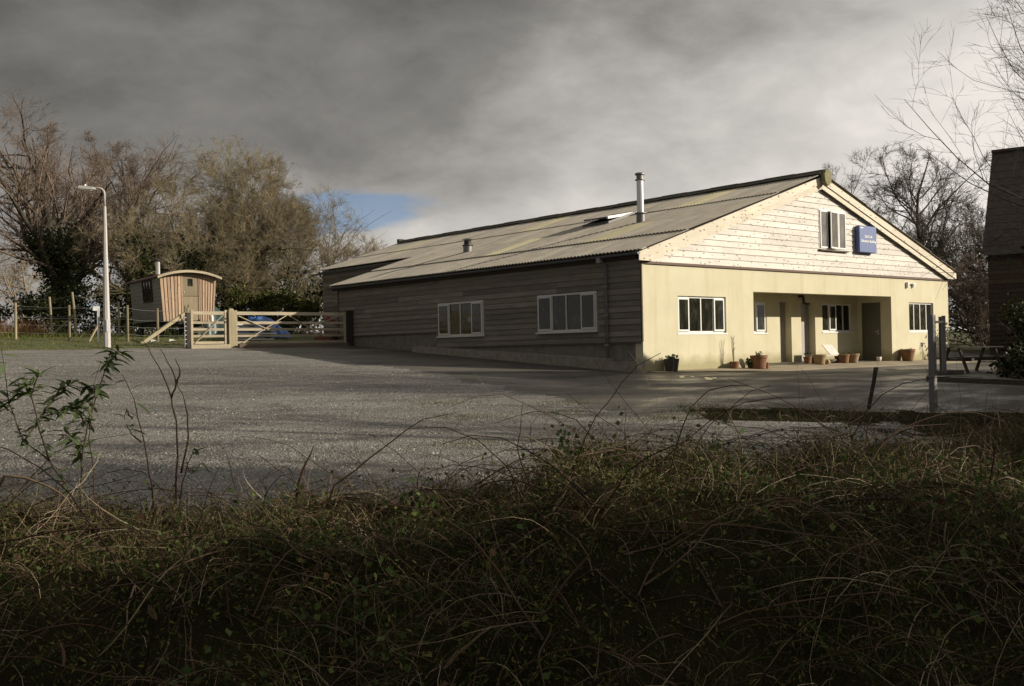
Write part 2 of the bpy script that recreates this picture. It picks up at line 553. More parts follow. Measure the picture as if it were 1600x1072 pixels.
def bark(name, a, b, rough=0.85):
    m = Mat(name)
    n1 = m.noise(1.4, 5, 0.6)
    c = m.ramp(n1, [(0.3, a), (0.7, b)])
    isl = m.island()
    c = m.mix(1.0, c, m.ramp(isl, [(0, 0.7), (1, 1.25)]), 'MULTIPLY')
    m.col(c).rough(rough)
    MT[name] = m.m


bark('bark_dark', (0.035, 0.028, 0.018), (0.075, 0.062, 0.038))
bark('bark_grey', (0.13, 0.11, 0.075), (0.22, 0.185, 0.125))
bark('twig_red', (0.115, 0.083, 0.062), (0.18, 0.13, 0.096))
bark('twig_olive', (0.145, 0.118, 0.068), (0.235, 0.19, 0.11))
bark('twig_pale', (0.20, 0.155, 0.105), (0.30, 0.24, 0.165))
bark('twig_dark', (0.045, 0.036, 0.027), (0.085, 0.068, 0.048))

# ------------------------------------------------------------------ geometry helpers


class MB:
    """collects boxes, prisms, tubes and lathes into one mesh"""

    def __init__(self):
        self.v, self.f = [], []

    def add(self, vs, fs):
        b = len(self.v)
        self.v += [tuple(map(float, p)) for p in vs]
        self.f += [tuple(i + b for i in f) for f in fs]
        return self

    def box(self, x0, x1, y0, y1, z0, z1):
        return self.hexa([(x0, y0, z0), (x1, y0, z0), (x1, y1, z0), (x0, y1, z0), (x0, y0, z1), (x1, y0, z1), (x1, y1, z1), (x0, y1, z1)])

    def hexa(self, p):
        return self.add(p, [(3, 2, 1, 0), (4, 5, 6, 7), (0, 1, 5, 4), (1, 2, 6, 5), (2, 3, 7, 6), (3, 0, 4, 7)])

    def bbox(self, B, u0, u1, v0, v1, n0, n1):
        """box in a local frame B = (origin, u, v, n)"""
        o, u, v, n = (np.array(a, float) for a in B)
        pts = [o + u * a + v * b + n * c for c in (n0, n1) for (a, b) in ((u0, v0), (u1, v0), (u1, v1), (u0, v1))]
        return self.hexa(pts)

    def beam(self, a, b, w, h, up=(0, 0, 1)):
        a, b = np.array(a, float), np.array(b, float)
        d = b - a
        L = np.linalg.norm(d)
        d /= L
        s = np.cross(d, np.array(up, float))
        if np.linalg.norm(s) < 1e-4:
            s = np.cross(d, (1, 0, 0))
        s /= np.linalg.norm(s)
        t = np.cross(s, d)
        pts = [p + s * i * w / 2 + t * j * h / 2 for p in (a, b) for (i, j) in ((-1, -1), (1, -1), (1, 1), (-1, 1))]
        return self.hexa(pts)

    def tube(self, pts, r, sides=8, cap=True):
        pts = [np.array(p, float) for p in pts]
        rs = r if isinstance(r, (list, tuple)) else [r] * len(pts)
        b = len(self.v)
        prev = None
        for i, p in enumerate(pts):
            t = pts[min(i + 1, len(pts) - 1)] - pts[max(i - 1, 0)]
            t = t / np.linalg.norm(t)
            if prev is None:
                s = np.cross(t, (0, 0, 1) if abs(t[2]) < 0.9 else (1, 0, 0))
            else:
                s = prev - t * np.dot(prev, t)
            s /= np.linalg.norm(s)
            prev = s
            w = np.cross(t, s)
            for k in range(sides):
                a = 2 * math.pi * k / sides
                self.v.append(tuple(p + rs[i] * (s * math.cos(a) + w * math.sin(a))))
        for i in range(len(pts) - 1):
            for k in range(sides):
                k2 = (k + 1) % sides
                self.f.append((b + i * sides + k, b + i * sides + k2, b + (i + 1) * sides + k2, b + (i + 1) * sides + k))
        if cap:
            self.f.append(tuple(b + k for k in reversed(range(sides))))
            e = b + (len(pts) - 1) * sides
            self.f.append(tuple(e + k for k in range(sides)))
        return self

    def lathe(self, prof, c=(0, 0, 0), sides=20, axis=2):
        """profile of (r, z) turned round an axis through c"""
        b = len(self.v)
        for (r, z) in prof:
            for k in range(sides):
                a = 2 * math.pi * k / sides
                q = (r * math.cos(a), r * math.sin(a), z)
                if axis == 1:
                    q = (q[0], q[2], q[1])
                if axis == 0:
                    q = (q[2], q[0], q[1])
                self.v.append((c[0] + q[0], c[1] + q[1], c[2] + q[2]))
        for i in range(len(prof) - 1):
            for k in range(sides):
                k2 = (k + 1) % sides
                self.f.append((b + i * sides + k, b + i * sides + k2, b + (i + 1) * sides + k2, b + (i + 1) * sides + k))
        return self

    def prism(self, poly, off):
        """extrude a planar polygon (3d points) by a vector"""
        n = len(poly)
        off = np.array(off, float)
        p2 = [np.array(p, float) + off for p in poly]
        fs = [tuple(reversed(range(n))), tuple(range(n, 2 * n))]
        fs += [(i, (i + 1) % n, n + (i + 1) % n, n + i) for i in range(n)]
        return self.add(list(poly) + p2, fs)

    def mesh(self, name, smooth=False):
        me = bpy.data.meshes.new(name)
        me.from_pydata(self.v, [], self.f)
        if smooth:
            me.polygons.foreach_set('use_smooth', [True] * len(me.polygons))
        me.update()
        return me

    def build(self, name, mat, parent=None, smooth=False, bevel=0.0):
        o = link(name, self.mesh(name, smooth), mat, parent)
        if bevel:
            md = o.modifiers.new('bevel', 'BEVEL')
            md.width = bevel
            md.segments = 2
            md.limit_method = 'ANGLE'
        return o


def fix_normals(o):
    import bmesh
    bm = bmesh.new()
    bm.from_mesh(o.data)
    bmesh.ops.recalc_face_normals(bm, faces=bm.faces)
    bm.to_mesh(o.data)
    bm.free()
    return o


def link(name, me, mat=None, parent=None):
    o = bpy.data.objects.new(name, me)
    COL.objects.link(o)
    if mat is not None and me is not None and not me.materials:
        me.materials.append(MT[mat] if isinstance(mat, str) else mat)
    if parent is not None:
        o.parent = parent
    return o


def tag(o, label, cat, group=None, kind=None):
    o['label'] = label
    o['category'] = cat
    if group:
        o['group'] = group
    if kind:
        o['kind'] = kind
    return o


def empty(name, loc, label, cat, group=None, rz=0.0):
    o = bpy.data.objects.new(name, None)
    o.empty_display_size = 0.2
    o.location = loc
    o.rotation_euler = (0, 0, rz)
    COL.objects.link(o)
    return tag(o, label, cat, group)


def copy_tree(o, parent=None):
    c = o.copy()
    COL.objects.link(c)
    c.parent = parent
    for ch in list(o.children):
        copy_tree(ch, c)
    return c


def fast_mesh(name, verts, faces, smooth=False):
    """verts (n,3) array; faces (m,k) array of constant k"""
    me = bpy.data.meshes.new(name)
    verts = np.ascontiguousarray(verts, dtype=np.float32)
    faces = np.ascontiguousarray(faces, dtype=np.int32)
    m, k = faces.shape
    me.vertices.add(len(verts))
    me.vertices.foreach_set('co', verts.ravel())
    me.loops.add(m * k)
    me.loops.foreach_set('vertex_index', faces.ravel())
    me.polygons.add(m)
    me.polygons.foreach_set('loop_start', np.arange(0, m * k, k, dtype=np.int32))
    me.polygons.foreach_set('loop_total', np.full(m, k, dtype=np.int32))
    if smooth:
        me.polygons.foreach_set('use_smooth', np.ones(m, dtype=bool))
    me.update(calc_edges=True)
    return me


def unit(a):
    return a / np.maximum(np.linalg.norm(a, axis=-1, keepdims=True), 1e-9)


def tubes_arrays(P, Rd, sides):
    """P (N,K,3) polylines, Rd (N,K) radii -> verts, quads"""
    N, K, _ = P.shape
    T = np.empty_like(P)
    T[:, 1:-1] = P[:, 2:] - P[:, :-2]
    T[:, 0] = P[:, 1] - P[:, 0]
    T[:, -1] = P[:, -1] - P[:, -2]
    T = unit(T)
    ref = np.where(np.abs(T[:, :1, 2:3]) < 0.9, np.array([0, 0, 1.0]), np.array([1.0, 0, 0]))
    ref = np.broadcast_to(ref, T.shape)
    A = unit(np.cross(T, ref))
    B = np.cross(T, A)
    ang = np.arange(sides) * 2 * math.pi / sides
    V = P[:, :, None, :] + Rd[:, :, None, None] * (A[:, :, None, :] * np.cos(ang)[None, None, :, None] + B[:, :, None, :] * np.sin(ang)[None, None, :, None])
    idx = np.arange(N * K * sides).reshape(N, K, sides)
    a = idx[:, :-1, :]
    b = np.roll(idx, -1, axis=2)[:, :-1, :]
    c = np.roll(idx, -1, axis=2)[:, 1:, :]
    d = idx[:, 1:, :]
    return V.reshape(-1, 3), np.stack([a, b, c, d], -1).reshape(-1, 4)


def ribbons_arrays(P, W, side):
    """P (N,K,3) centre lines, W (N,K) half widths, side (N,3) width directions -> verts, quads"""
    N, K, _ = P.shape
    L = P - W[:, :, None] * side[:, None, :]
    Rr = P + W[:, :, None] * side[:, None, :]
    V = np.stack([L, Rr], 2).reshape(-1, 3)
    idx = np.arange(N * K * 2).reshape(N, K, 2)
    q = np.stack([idx[:, :-1, 0], idx[:, :-1, 1], idx[:, 1:, 1], idx[:, 1:, 0]], -1).reshape(-1, 4)
    return V, q


def join_arrays(parts):
    vs, fs, b = [], [], 0
    for v, f in parts:
        vs.append(v)
        fs.append(f + b)
        b += len(v)
    return np.concatenate(vs), np.concatenate(fs)


# ------------------------------------------------------------------ terrain height (the yard rises gently beside the building)
HF = np.array([math.sin(YAW), math.cos(YAW)])      # two ground axes used only to lay out the bank along the lane
HR = np.array([math.cos(YAW), -math.sin(YAW)])


def to_fr(x, y):
    dx, dy = x - CAM[0], y - CAM[1]
    return dx * HF[0] + dy * HF[1], dx * HR[0] + dy * HR[1]


def from_fr(f, r):
    return CAM[0] + f * HF[0] + r * HR[0], CAM[1] + f * HF[1] + r * HR[1]


def sstep(a, b, t):
    t = np.clip((t - a) / (b - a), 0, 1)
    return t * t * (3 - 2 * t)


def wob(x, y, s, ph):
    return (np.sin(x * s + ph) * np.cos(y * s * 1.3 + 2.1 * ph) + 0.6 * np.sin(x * s * 2.3 - y * s * 1.9 + ph * 3) + 0.35 * np.cos(x * s * 4.1 + y * s * 3.7 - ph)) / 1.95


def crest_z(r):
    return -0.13 + 0.045 * r + 0.08 * np.exp(-((r - 0.9) / 1.1) ** 2) + 0.05 * np.sin(r * 1.7 + 0.6) + 0.03 * np.sin(r * 4.1)


def base_z(x, y):
    yy = np.clip(y, -16.0, 22.0)
    z = 0.0655 * yy
    z = z + np.where(y > 22, 0.03 * (np.minimum(y, 60) - 22), 0.0)
    return z


def ground_z(x, y):
    x = np.asarray(x, float)
    y = np.asarray(y, float)
    z = base_z(x, y)
    f, r = to_fr(x, y)
    back = 8.6 + np.clip((r - 0.5) * 1.6, 0, 7.5) - 0.6 * np.clip(-r, 0, 3) * 0.2
    w = sstep(1.4, 4.4, f) * (1 - sstep(5.4, 1.0, 0) * 0) * (1 - sstep(5.3, back, f))
    w = w * (1 - sstep(18, 30, np.abs(r)))
    bank = np.maximum(crest_z(np.clip(r, -12, 12)) - z, 0) * w
    rough = w * (0.10 * wob(x, y, 2.9, 0.4) + 0.07 * wob(x, y, 6.1, 1.9))
    # low grassy verge along the far-left edge of the yard
    ver = 0.05 * sstep(15.4, 16.6, y) * sstep(4, 3, x) * (1 + 0.8 * wob(x, y, 1.7, 0.9))
    return z + bank + rough + ver


def gz(x, y):
    return float(ground_z(x, y))


def bank_weight(x, y):
    f, r = to_fr(x, y)
    back = 8.6 + np.clip((r - 0.5) * 1.6, 0, 7.5)
    return sstep(1.4, 4.4, f) * (1 - sstep(5.3, back, f))


# ground: one grid of vertices shared by the surfaces, cut by region
def axis_coords(segs):
    out = []
    for a, b, st in segs:
        out += list(np.arange(a, b - 1e-6, st))
    out.append(segs[-1][1])
    return np.array(out)


fc = axis_coords([(-900, -100, 200), (-100, -20, 20), (-20, 0, 2), (0, 12, 0.16), (12, 45, 0.33), (45, 80, 2.5), (80, 200, 20), (200, 1400, 200)])
rc = axis_coords([(-1200, -200, 200), (-200, -40, 16), (-40, -20, 2), (-20, -8, 0.4), (-8, 9, 0.17), (9, 30, 0.4), (30, 60, 3), (60, 200, 20), (200, 1200, 200)])
FG, RG = np.meshgrid(fc, rc, indexing='ij')
GX, GY = from_fr(FG, RG)
GZ = ground_z(GX, GY)
nf, nr = FG.shape
idx = np.arange(nf * nr).reshape(nf, nr)
quads = np.stack([idx[:-1, :-1], idx[:-1, 1:], idx[1:, 1:], idx[1:, :-1]], -1).reshape(-1, 4)
quads = quads[:, ::-1]
cx = ((GX[:-1, :-1] + GX[1:, 1:]) / 2).ravel()
cy = ((GY[:-1, :-1] + GY[1:, 1:]) / 2).ravel()
cf, cr = to_fr(cx, cy)
n_edge = 0.35 * wob(cx, cy, 1.9, 2.0)
bw = bank_weight(cx, cy)
is_bank = (bw > 0.10 + 0.05 * n_edge) & (np.abs(cr) < 26) & (cf > -1)
yard = (cy < 15.2 + n_edge * 0.5) & (cy > -17 + n_edge) & (cx > -34) & (cx < 24) & ~is_bank & (cf > 3)
verge_r = (((cf < 19.0 + n_edge) & (cf > 16.9 + 2 * n_edge) & (cr > 3.4 + 3 * n_edge)) | ((cf <= 19.0 + n_edge) & (cr > 6.0 + 2 * n_edge))) & ~is_bank & yard & (cf > 3)
tarline = -5.4 + 0.02 * (cy - 3) + n_edge * 1.1                       # gravel to the left, tarmac to the right
lane = cx + 0.55 * np.maximum(0, 3.0 - cy) * 0.45
is_tar = yard & (lane > tarline + 0.0) & ~verge_r & (cf > 17.0 + n_edge)
is_grav = yard & ~is_tar & ~verge_r
region = np.zeros(len(quads), int)
region[is_grav] = 1
region[is_tar] = 2
region[is_bank] = 3
region[verge_r & (cf < 19.6)] = 3  # right verge takes the dark bank soil, its shade put into the colour
V3 = np.stack([GX, GY, GZ], -1).reshape(-1, 3)
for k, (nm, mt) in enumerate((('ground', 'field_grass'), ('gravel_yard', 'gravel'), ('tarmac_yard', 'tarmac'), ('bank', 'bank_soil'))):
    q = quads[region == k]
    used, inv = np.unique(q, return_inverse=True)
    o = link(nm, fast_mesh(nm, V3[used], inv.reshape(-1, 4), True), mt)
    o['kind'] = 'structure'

# concrete apron in front of the gable: a thin slab, sheet by sheet
pts = [(0.15, -0.35), (4.6, -1.35), (17.3, -1.5), (23.0, -0.9), (23.0, -0.02), (0.15, -0.02)]
mb = MB()
mb.prism([(x, y, 0.0655 * y - 0.10) for x, y in pts], (0, 0, 0.125))
o = fix_normals(mb.build('concrete_apron', 'concrete_apron'))
o['kind'] = 'structure'
mb = MB()
mb.box(5.0, 13.05, -0.02, 1.95, -0.08, 0.026)
o = mb.build('porch_floor', 'concrete_apron')
o['kind'] = 'structure'


def puddle(cx_, cy_, along, across, seed):
    """a long shallow pool in a wheel rut"""
    rg = random.Random(seed)
    n = 26
    top = []
    for k in range(n):
        a = 2 * math.pi * k / n
        q = 1 + 0.22 * math.sin(2 * a + seed) + 0.15 * rg.uniform(-1, 1)
        l, c = along * q * math.cos(a), across * q * math.sin(a)
        x, y = cx_ + l * 0.74 + c * 0.67, cy_ + l * 0.67 - c * 0.74
        top.append((x, y, 0.0))
    zc = 0.0655 * cy_ + 0.012
    me = bpy.data.meshes.new('puddle')
    me.from_pydata([(t[0], t[1], 0.0655 * t[1] + 0.008) for t in top], [], [tuple(range(n))])
    o = link('puddle', me, 'puddle_water')
    o['kind'] = 'structure'
    return o


puddle(-0.35, -1.65, 0.30, 0.08, 1)
puddle(-0.05, -1.75, 0.22, 0.05, 3)
puddle(-0.15, -2.35, 0.36, 0.12, 2)
puddle(0.15, -2.30, 0.24, 0.06, 5)

# ------------------------------------------------------------------ the long farm building
W, L1, L2 = 17.22, 16.0, 23.7
XE, ZE, KR = -0.32, 3.32, 0.3232
SL = math.sqrt(1 + KR * KR)
XM = W / 2


def roof_z(x):
    return ZE + (min(x, W - x) - XE) * KR


bld = empty('farm_building', (0, 0, 0), 'long low farm building with cream rendered front, pale timber gable and corrugated roof', 'building')
rg = random.Random(5)

# --- front wall of cream render with its openings
T = 0.28
fw = MB()
WZ0, WZ1 = 1.07, 2.13
fw.box(0, 1.48, 0, T, -0.3, 3.0)
fw.box(1.48, 3.66, 0, T, -0.3, WZ0)
fw.box(1.48, 3.66, 0, T, WZ1, 3.0)
fw.box(3.66, 5.0, 0, T, -0.3, 3.0)
fw.box(5.0, 13.05, 0, T, 2.32, 3.0)
fw.box(13.05, 14.29, 0, T, -0.3, 3.0)
fw.box(14.29, 16.07, 0, T, -0.3, WZ0)
fw.box(14.29, 16.07, 0, T, WZ1, 3.0)
fw.box(16.07, W, 0, T, -0.3, 3.0)
fw.build('front_wall', 'cream_render', bld)
# porch: back wall, soffit, side walls; deep door niches in the back wall
D0, D1 = 1.35, 1.62
bw_ = MB()
for x0, x1 in ((5.0, 5.95), (7.54, 8.27), (8.93, 9.5), (10.35, 10.80), (12.68, 13.05)):
    bw_.box(x0, x1, D0, D0 + 0.4, 0.0, 2.40)
bw_.box(5.95, 7.54, D0, D0 + 0.4, 0.0, 1.09)
bw_.box(5.95, 7.54, D0, D0 + 0.4, 2.11, 2.40)
for x0, x1 in ((8.27, 8.93), (9.5, 10.35)):
    bw_.box(x0, x1, D0, D0 + 0.4, 2.13, 2.40)
bw_.box(10.80, 12.68, D0, D0 + 0.4, 0.0, 1.11)
bw_.box(10.80, 12.68, D0, D0 + 0.4, 2.11, 2.40)
bw_.build('porch_back_wall', 'cream_render', bld)
sw = MB()
sw.box(13.05, 13.30, T, 0.42, 0, 2.40)
sw.box(13.05, 13.30, 1.17, D0 + 0.4, 0, 2.40)
sw.box(13.05, 13.30, 0.42, 1.17, 2.14, 2.40)
sw.box(4.75, 5.0, T, D0 + 0.4, 0, 2.40)
sw.build('porch_side_wall', 'cream_render', bld)
MB().box(4.75, 13.3, T, D0 + 0.4, 2.40, 2.46).build('porch_ceiling', 'cream_render', bld)


def door(B, w, h, mat, handle_side):
    d = MB()
    d.bbox(B, 0, w, 0, h, -0.05, 0.0)
    for a, b in ((0.0, 0.06), (w - 0.06, w)):
        d.bbox(B, a, b, 0, h - 0.06, 0.0, 0.02)
    d.bbox(B, 0, w, h - 0.06, h, 0.0, 0.02)
    o = fix_normals(d.build('door', mat, bld))
    hd = MB()
    u = 0.12 if handle_side < 0 else w - 0.12
    hd.bbox(B, u - 0.02, u + 0.02, 0.95, 1.12, 0.0, 0.012)
    hd.bbox(B, u - 0.015, u + 0.10 * -handle_side, 1.04, 1.07, 0.03, 0.055)
    hd.bbox(B, u - 0.012, u + 0.012, 1.042, 1.068, 0.012, 0.03)
    fix_normals(hd.build('door_handle', 'galvanised', o))
    return o


door(((8.28, D1, 0.03), (1, 0, 0), (0, 0, 1), (0, -1, 0)), 0.64, 2.10, 'door_grey', -1)
door(((9.51, D1, 0.03), (1, 0, 0), (0, 0, 1), (0, -1, 0)), 0.83, 2.10, 'door_grey', -1)
o = door(((13.08, 1.17, 0.03), (0, -1, 0), (0, 0, 1), (-1, 0, 0)), 0.75, 2.11, 'door_olive', 1)
o['label'] = 'dark olive door in the shaded porch side'

# --- windows


def window(B, w, h, divs, sill=True, mat='white_pvc', casement=(), fr=0.055, depth=0.07, openings=None, sill_mat=None, glass='window_glass'):
    """frame with mullions at divs (fractions); casement cells get their own sash ring"""
    openings = openings or {}
    f = MB()
    f.bbox(B, 0, w, 0, fr, -depth, 0)
    f.bbox(B, 0, w, h - fr, h, -depth, 0)
    f.bbox(B, 0, fr, fr, h - fr, -depth, 0)
    f.bbox(B, w - fr, w, fr, h - fr, -depth, 0)
    xs = [fr] + [w * d for d in divs] + [w - fr]
    for d in divs:
        f.bbox(B, w * d - 0.02, w * d + 0.02, fr, h - fr, -depth, -0.002)
    wo_ = fix_normals(f.build('window', mat, bld))
    g = 0.045
    for i in range(len(xs) - 1):
        a = xs[i] + (0.02 if i else 0)
        b = xs[i + 1] - (0.02 if i < len(xs) - 2 else 0)
        BB = B
        ins = 0.0
        if i in openings:
            ang, hinge = openings[i]
            o_, u, v, n = (np.array(q, float) for q in B)
            piv = o_ + u * (b if hinge > 0 else a)
            u2 = u * math.cos(ang) + n * math.sin(ang) * (-hinge)
            n2 = n * math.cos(ang) + u * math.sin(ang) * hinge
            BB = (piv - u2 * (b if hinge > 0 else a), u2, v, n2)
        if i in casement:
            s = MB()
            a2, b2 = a - 0.008, b + 0.008
            s.bbox(BB, a2, b2, fr - 0.008, fr + g, 0.002, 0.03)
            s.bbox(BB, a2, b2, h - fr - g, h - fr + 0.008, 0.002, 0.03)
            s.bbox(BB, a2, a2 + g, fr + g, h - fr - g, 0.002, 0.03)
            s.bbox(BB, b2 - g, b2, fr + g, h - fr - g, 0.002, 0.03)
            fix_normals(s.build('sash', mat, wo_))
            ins = g - 0.006
        p = MB()
        if i in casement:
            p.bbox(BB, a + ins, b - ins, fr + ins, h - fr - ins, 0.008, 0.018)
        else:
            p.bbox(BB, a, b, fr, h - fr, -0.04, -0.028)
        fix_normals(p.build('pane', glass, wo_))
    if sill:
        s = MB()
        s.bbox(B, -0.04, w + 0.04, -0.045, 0.0, -depth, 0.07)
        fix_normals(s.build('sill', sill_mat or mat, wo_))
    # near-black panel behind the glass; its colour stands in for room shade
    r_ = MB()
    r_.bbox(B, 0.0, w, 0.0, h, -depth - 0.03, -depth - 0.004)
    fix_normals(r_.build('room_shade_panel', 'room_shade', wo_))
    return wo_


EX, EZ, NY = (1, 0, 0), (0, 0, 1), (0, -1, 0)
window(((1.48, 0.06, 1.07), EX, EZ, NY), 2.18, 1.06, (0.25, 0.50, 0.755), casement=(0, 3))
window(((14.29, 0.06, 1.07), EX, EZ, NY), 1.78, 1.06, (0.25, 0.50, 0.755))
window(((5.95, D0 + 0.05, 1.09), EX, EZ, NY), 1.59, 1.02, (0.33, 0.66), casement=(2,))
window(((10.80, D0 + 0.05, 1.11), EX, EZ, NY), 1.88, 1.00, (0.25, 0.49, 0.74), casement=(1,))
# side windows set in the weatherboarding
NX = (-1, 0, 0)
for (y0, y1, z0, z1) in ((1.71, 4.25, 1.20, 2.33), (6.89, 9.37, 1.20, 2.33)):
    window(((-0.055, y1, z0), (0, -1, 0), EZ, NX), y1 - y0, z1 - z0, (0.26, 0.50, 0.75), casement=(0, 3), mat='grey_pvc', depth=0.10)

# --- side wall: block plinth, backing and each weatherboard
sb = MB()
for (ya, yb, za, zb) in ((0.28, 1.71, -0.3, 3.22), (1.71, 4.25, -0.3, 1.20), (1.71, 4.25, 2.33, 3.22), (4.25, 6.89, -0.3, 3.22),
                         (6.89, 9.37, -0.3, 1.20), (6.89, 9.37, 2.33, 3.22), (9.37, L1, -0.3, 3.22)):
    sb.box(0.0, 0.24, ya, yb, za, zb)
sb.build('side_wall', 'concrete_block', bld)
lg = MB()
prof = lambda y, a, b: [(-0.30, y, a), (0.0, y, a), (0.0, y, b), (-0.30, y, b - 0.015)]
p0, p1 = prof(1.1, -0.3, 0.39), prof(10.6, 0.2, 0.90)
lg.add(p0 + p1, [(0, 1, 2, 3), (7, 6, 5, 4), (0, 4, 5, 1), (1, 5, 6, 2), (2, 6, 7, 3), (3, 7, 4, 0)])
fix_normals(lg.build('plinth_ledge', 'block_ledge', bld))
MB().box(-0.31, -0.001, -0.05, 1.09, -0.3, 0.30).build('plinth_block', 'block_ledge', bld)


def board(axis, a, b, z, h, face, out, t0, t1, name='weatherboard', mat='side_boards', lift=0.0, ends=(0, 0)):
    """one weatherboard: thick lower edge, thin upper edge, tucked under the board above.
    ends: slanted cut (top end shift) for the boards that meet the verge"""
    hh = h * 1.10
    q = []
    for s, e in ((a, ends[0]), (b, ends[1])):
        for zz, tt in ((z + lift, t0), (z + hh + lift, t1)):
            ss = s + (e if zz > z + lift + 1e-6 else 0.0)
            for n in (0.0, tt):
                q.append((ss, n, zz))
    pts = []
    for s, n, zz in q:
        if axis == 0:
            pts.append((s, face + out * n, zz))
        else:
            pts.append((face + out * n, s, zz))
    m = MB()
    m.add(pts, [(0, 1, 3, 2), (4, 6, 7, 5), (0, 4, 5, 1), (2, 3, 7, 6), (0, 2, 6, 4), (1, 5, 7, 3)])
    return fix_normals(m.build(name, mat, bld))


def cut(intervals, a, b):
    out = []
    for s, e in intervals:
        if b <= s or a >= e:
            out.append((s, e))
        else:
            if a > s + 0.05:
                out.append((s, a))
            if b < e - 0.05:
                out.append((b, e))
    return out


def lengths(s, e, lo, hi):
    res, c = [], s
    while e - c > hi:
        n = c + rg.uniform(lo, hi)
        if e - n < 0.8:
            break
        res.append((c, n))
        c = n
    res.append((c, e))
    return res


PB = 0.168
zrow = 0.84
while zrow < 3.14:
    spans = [(0.02, L1 - 0.06)]
    if zrow < 1.34:
        spans = [(0.02, 9.52)]
    for (ya, yb, za, zb) in ((1.71, 4.25, 1.15, 2.33), (6.89, 9.37, 1.15, 2.33)):
        if zrow + PB > za + 0.02 and zrow < zb - 0.03:
            spans = cut(spans, ya - 0.03, yb + 0.03)
    for s, e in spans:
        for a, b in lengths(s, e, 2.6, 4.8):
            board(1, a + 0.002, b - 0.002, zrow, PB, -0.001, -1, 0.042 + rg.uniform(0, 0.006), 0.012, lift=rg.uniform(-0.004, 0.004))
        # packing boards over the side windows
    for (ya, yb, za, zb) in ((1.71, 4.25, 1.15, 2.33), (6.89, 9.37, 1.15, 2.33)):
        if zrow < zb < zrow + PB:
            board(1, ya - 0.028, yb + 0.028, zb + 0.004, (zrow + PB - zb), -0.001, -1, 0.036, 0.012)
        if zrow < za < zrow + PB:
            board(1, ya - 0.028, yb + 0.028, zrow, (za - zrow) / 1.1, -0.001, -1, 0.042, 0.02)
    zrow += PB
for z0_, ya, yb in ((0.80, 0.0, 9.5), (1.33, 9.5, L1)):
    MB().box(-0.055, -0.002, ya + 0.003, yb - 0.003, z0_, z0_ + 0.035).build('drip_board', 'old_timber', bld)
MB().box(-0.045, -0.002, -0.03, 0.018, 0.84, 3.02).build('corner_board', 'old_timber', bld)
MB().box(-0.06, 0.24, L1 - 0.055, L1 + 0.0, 0.6, 3.2).build('corner_board', 'old_timber', bld)

# narrower rear part of the building
X2 = 3.75
rb = MB()
rb.box(X2, X2 + 0.2, L1, L2, 0.4, roof_z(X2) - 0.06)
rb.box(0.24, X2, L1 - 0.22, L1 - 0.02, 0.3, 3.3)
rb.prism([(X2 + 0.2, L2, 0.4), (W, L2, 0.4), (W, L2, roof_z(W) - 0.06), (XM, L2, roof_z(XM) - 0.06), (X2 + 0.2, L2, roof_z(X2 + .2) - 0.06)], (0, -0.2, 0))
fix_normals(rb.build('rear_wall', 'old_timber', bld))
MB().prism([(0.24, L1 - 0.02, 3.22), (0.24, L1 - 0.02, roof_z(0.24) - 0.08), (X2, L1 - 0.02, roof_z(X2) - 0.08), (X2, L1 - 0.02, 3.22)], (0, -0.15, 0)).build('rear_gable_wall', 'old_timber', bld)
zr_ = 1.0
while zr_ < roof_z(X2) - 0.25:
    spans = [(L1 + 0.02, L2 - 0.02)]
    if zr_ < 2.9:
        spans = cut(spans, L1 + 0.55, L1 + 1.6)
    for s, e in spans:
        board(1, s, e, zr_, 0.19, X2 - 0.001, -1, 0.04, 0.012)
    zr_ += 0.19
door(((X2 - 0.012, L1 + 1.55, 1.02), (0, -1, 0), (0, 0, 1), (-1, 0, 0)), 0.95, 1.95, 'dark_timber', 1)
# right side wall, never seen from the yard
MB().box(W - 0.24, W, T, L2 - 0.2, -0.4, roof_z(W) - 0.1).build('right_wall', 'old_timber', bld)

# --- gable weatherboards
MB().box(-0.02, W + 0.02, -0.05, 0.06, 2.985, 3.05).build('drip_board', 'band_brown', bld)
MB().prism([(0.06, 0.10, 3.0), (W - 0.06, 0.10, 3.0), (XM, 0.10, roof_z(XM) - 0.12)], (0, 0.1, 0)).build('gable_wall', 'old_timber', bld)
PG = 0.186
zrow = 3.055
UW = (8.56, 10.16, 3.79, 5.13)
while zrow < roof_z(XM) - 0.22:
    xl = (zrow + 0.14 - ZE) / KR + XE
    x0 = max(0.0, xl)
    x1 = W - x0
    if x1 - x0 < 0.3:
        break
    spans = [(x0, x1)]
    if zrow + PG > UW[2] - 0.03 and zrow < UW[3] - 0.02:
        spans = cut(spans, UW[0] - 0.02, UW[1] + 0.02)
    for s, e in spans:
        for a, b in lengths(s, e, 2.2, 4.6):
            sh0 = PG * 1.1 / KR if (abs(a - x0) < 1e-6 and x0 > 0) else 0.0
            sh1 = -PG * 1.1 / KR if (abs(b - x1) < 1e-6 and x0 > 0) else 0.0
            if b - a < abs(sh0) + abs(sh1) + 0.1:
                sh0 *= 0.4
                sh1 *= 0.4
            board(0, a + 0.002, b - 0.002, zrow, PG, 0.075, -1, 0.120 + rg.uniform(0, 0.004), 0.098, mat='gable_boards', lift=rg.uniform(-0.003, 0.003), ends=(sh0, sh1))
        # short packing boards above and below the upper window
    if zrow < UW[3] < zrow + PG:
        board(0, UW[0] - 0.018, UW[1] + 0.018, UW[3] + 0.004, (zrow + PG - UW[3]) / 1.0, 0.075, -1, 0.116, 0.098, mat='gable_boards')
    if zrow < UW[2] - 0.06 < zrow + PG:
        board(0, UW[0] - 0.018, UW[1] + 0.018, zrow, (UW[2] - 0.05 - zrow) / 1.1, 0.075, -1, 0.118, 0.1, mat='gable_boards')
    zrow += PG
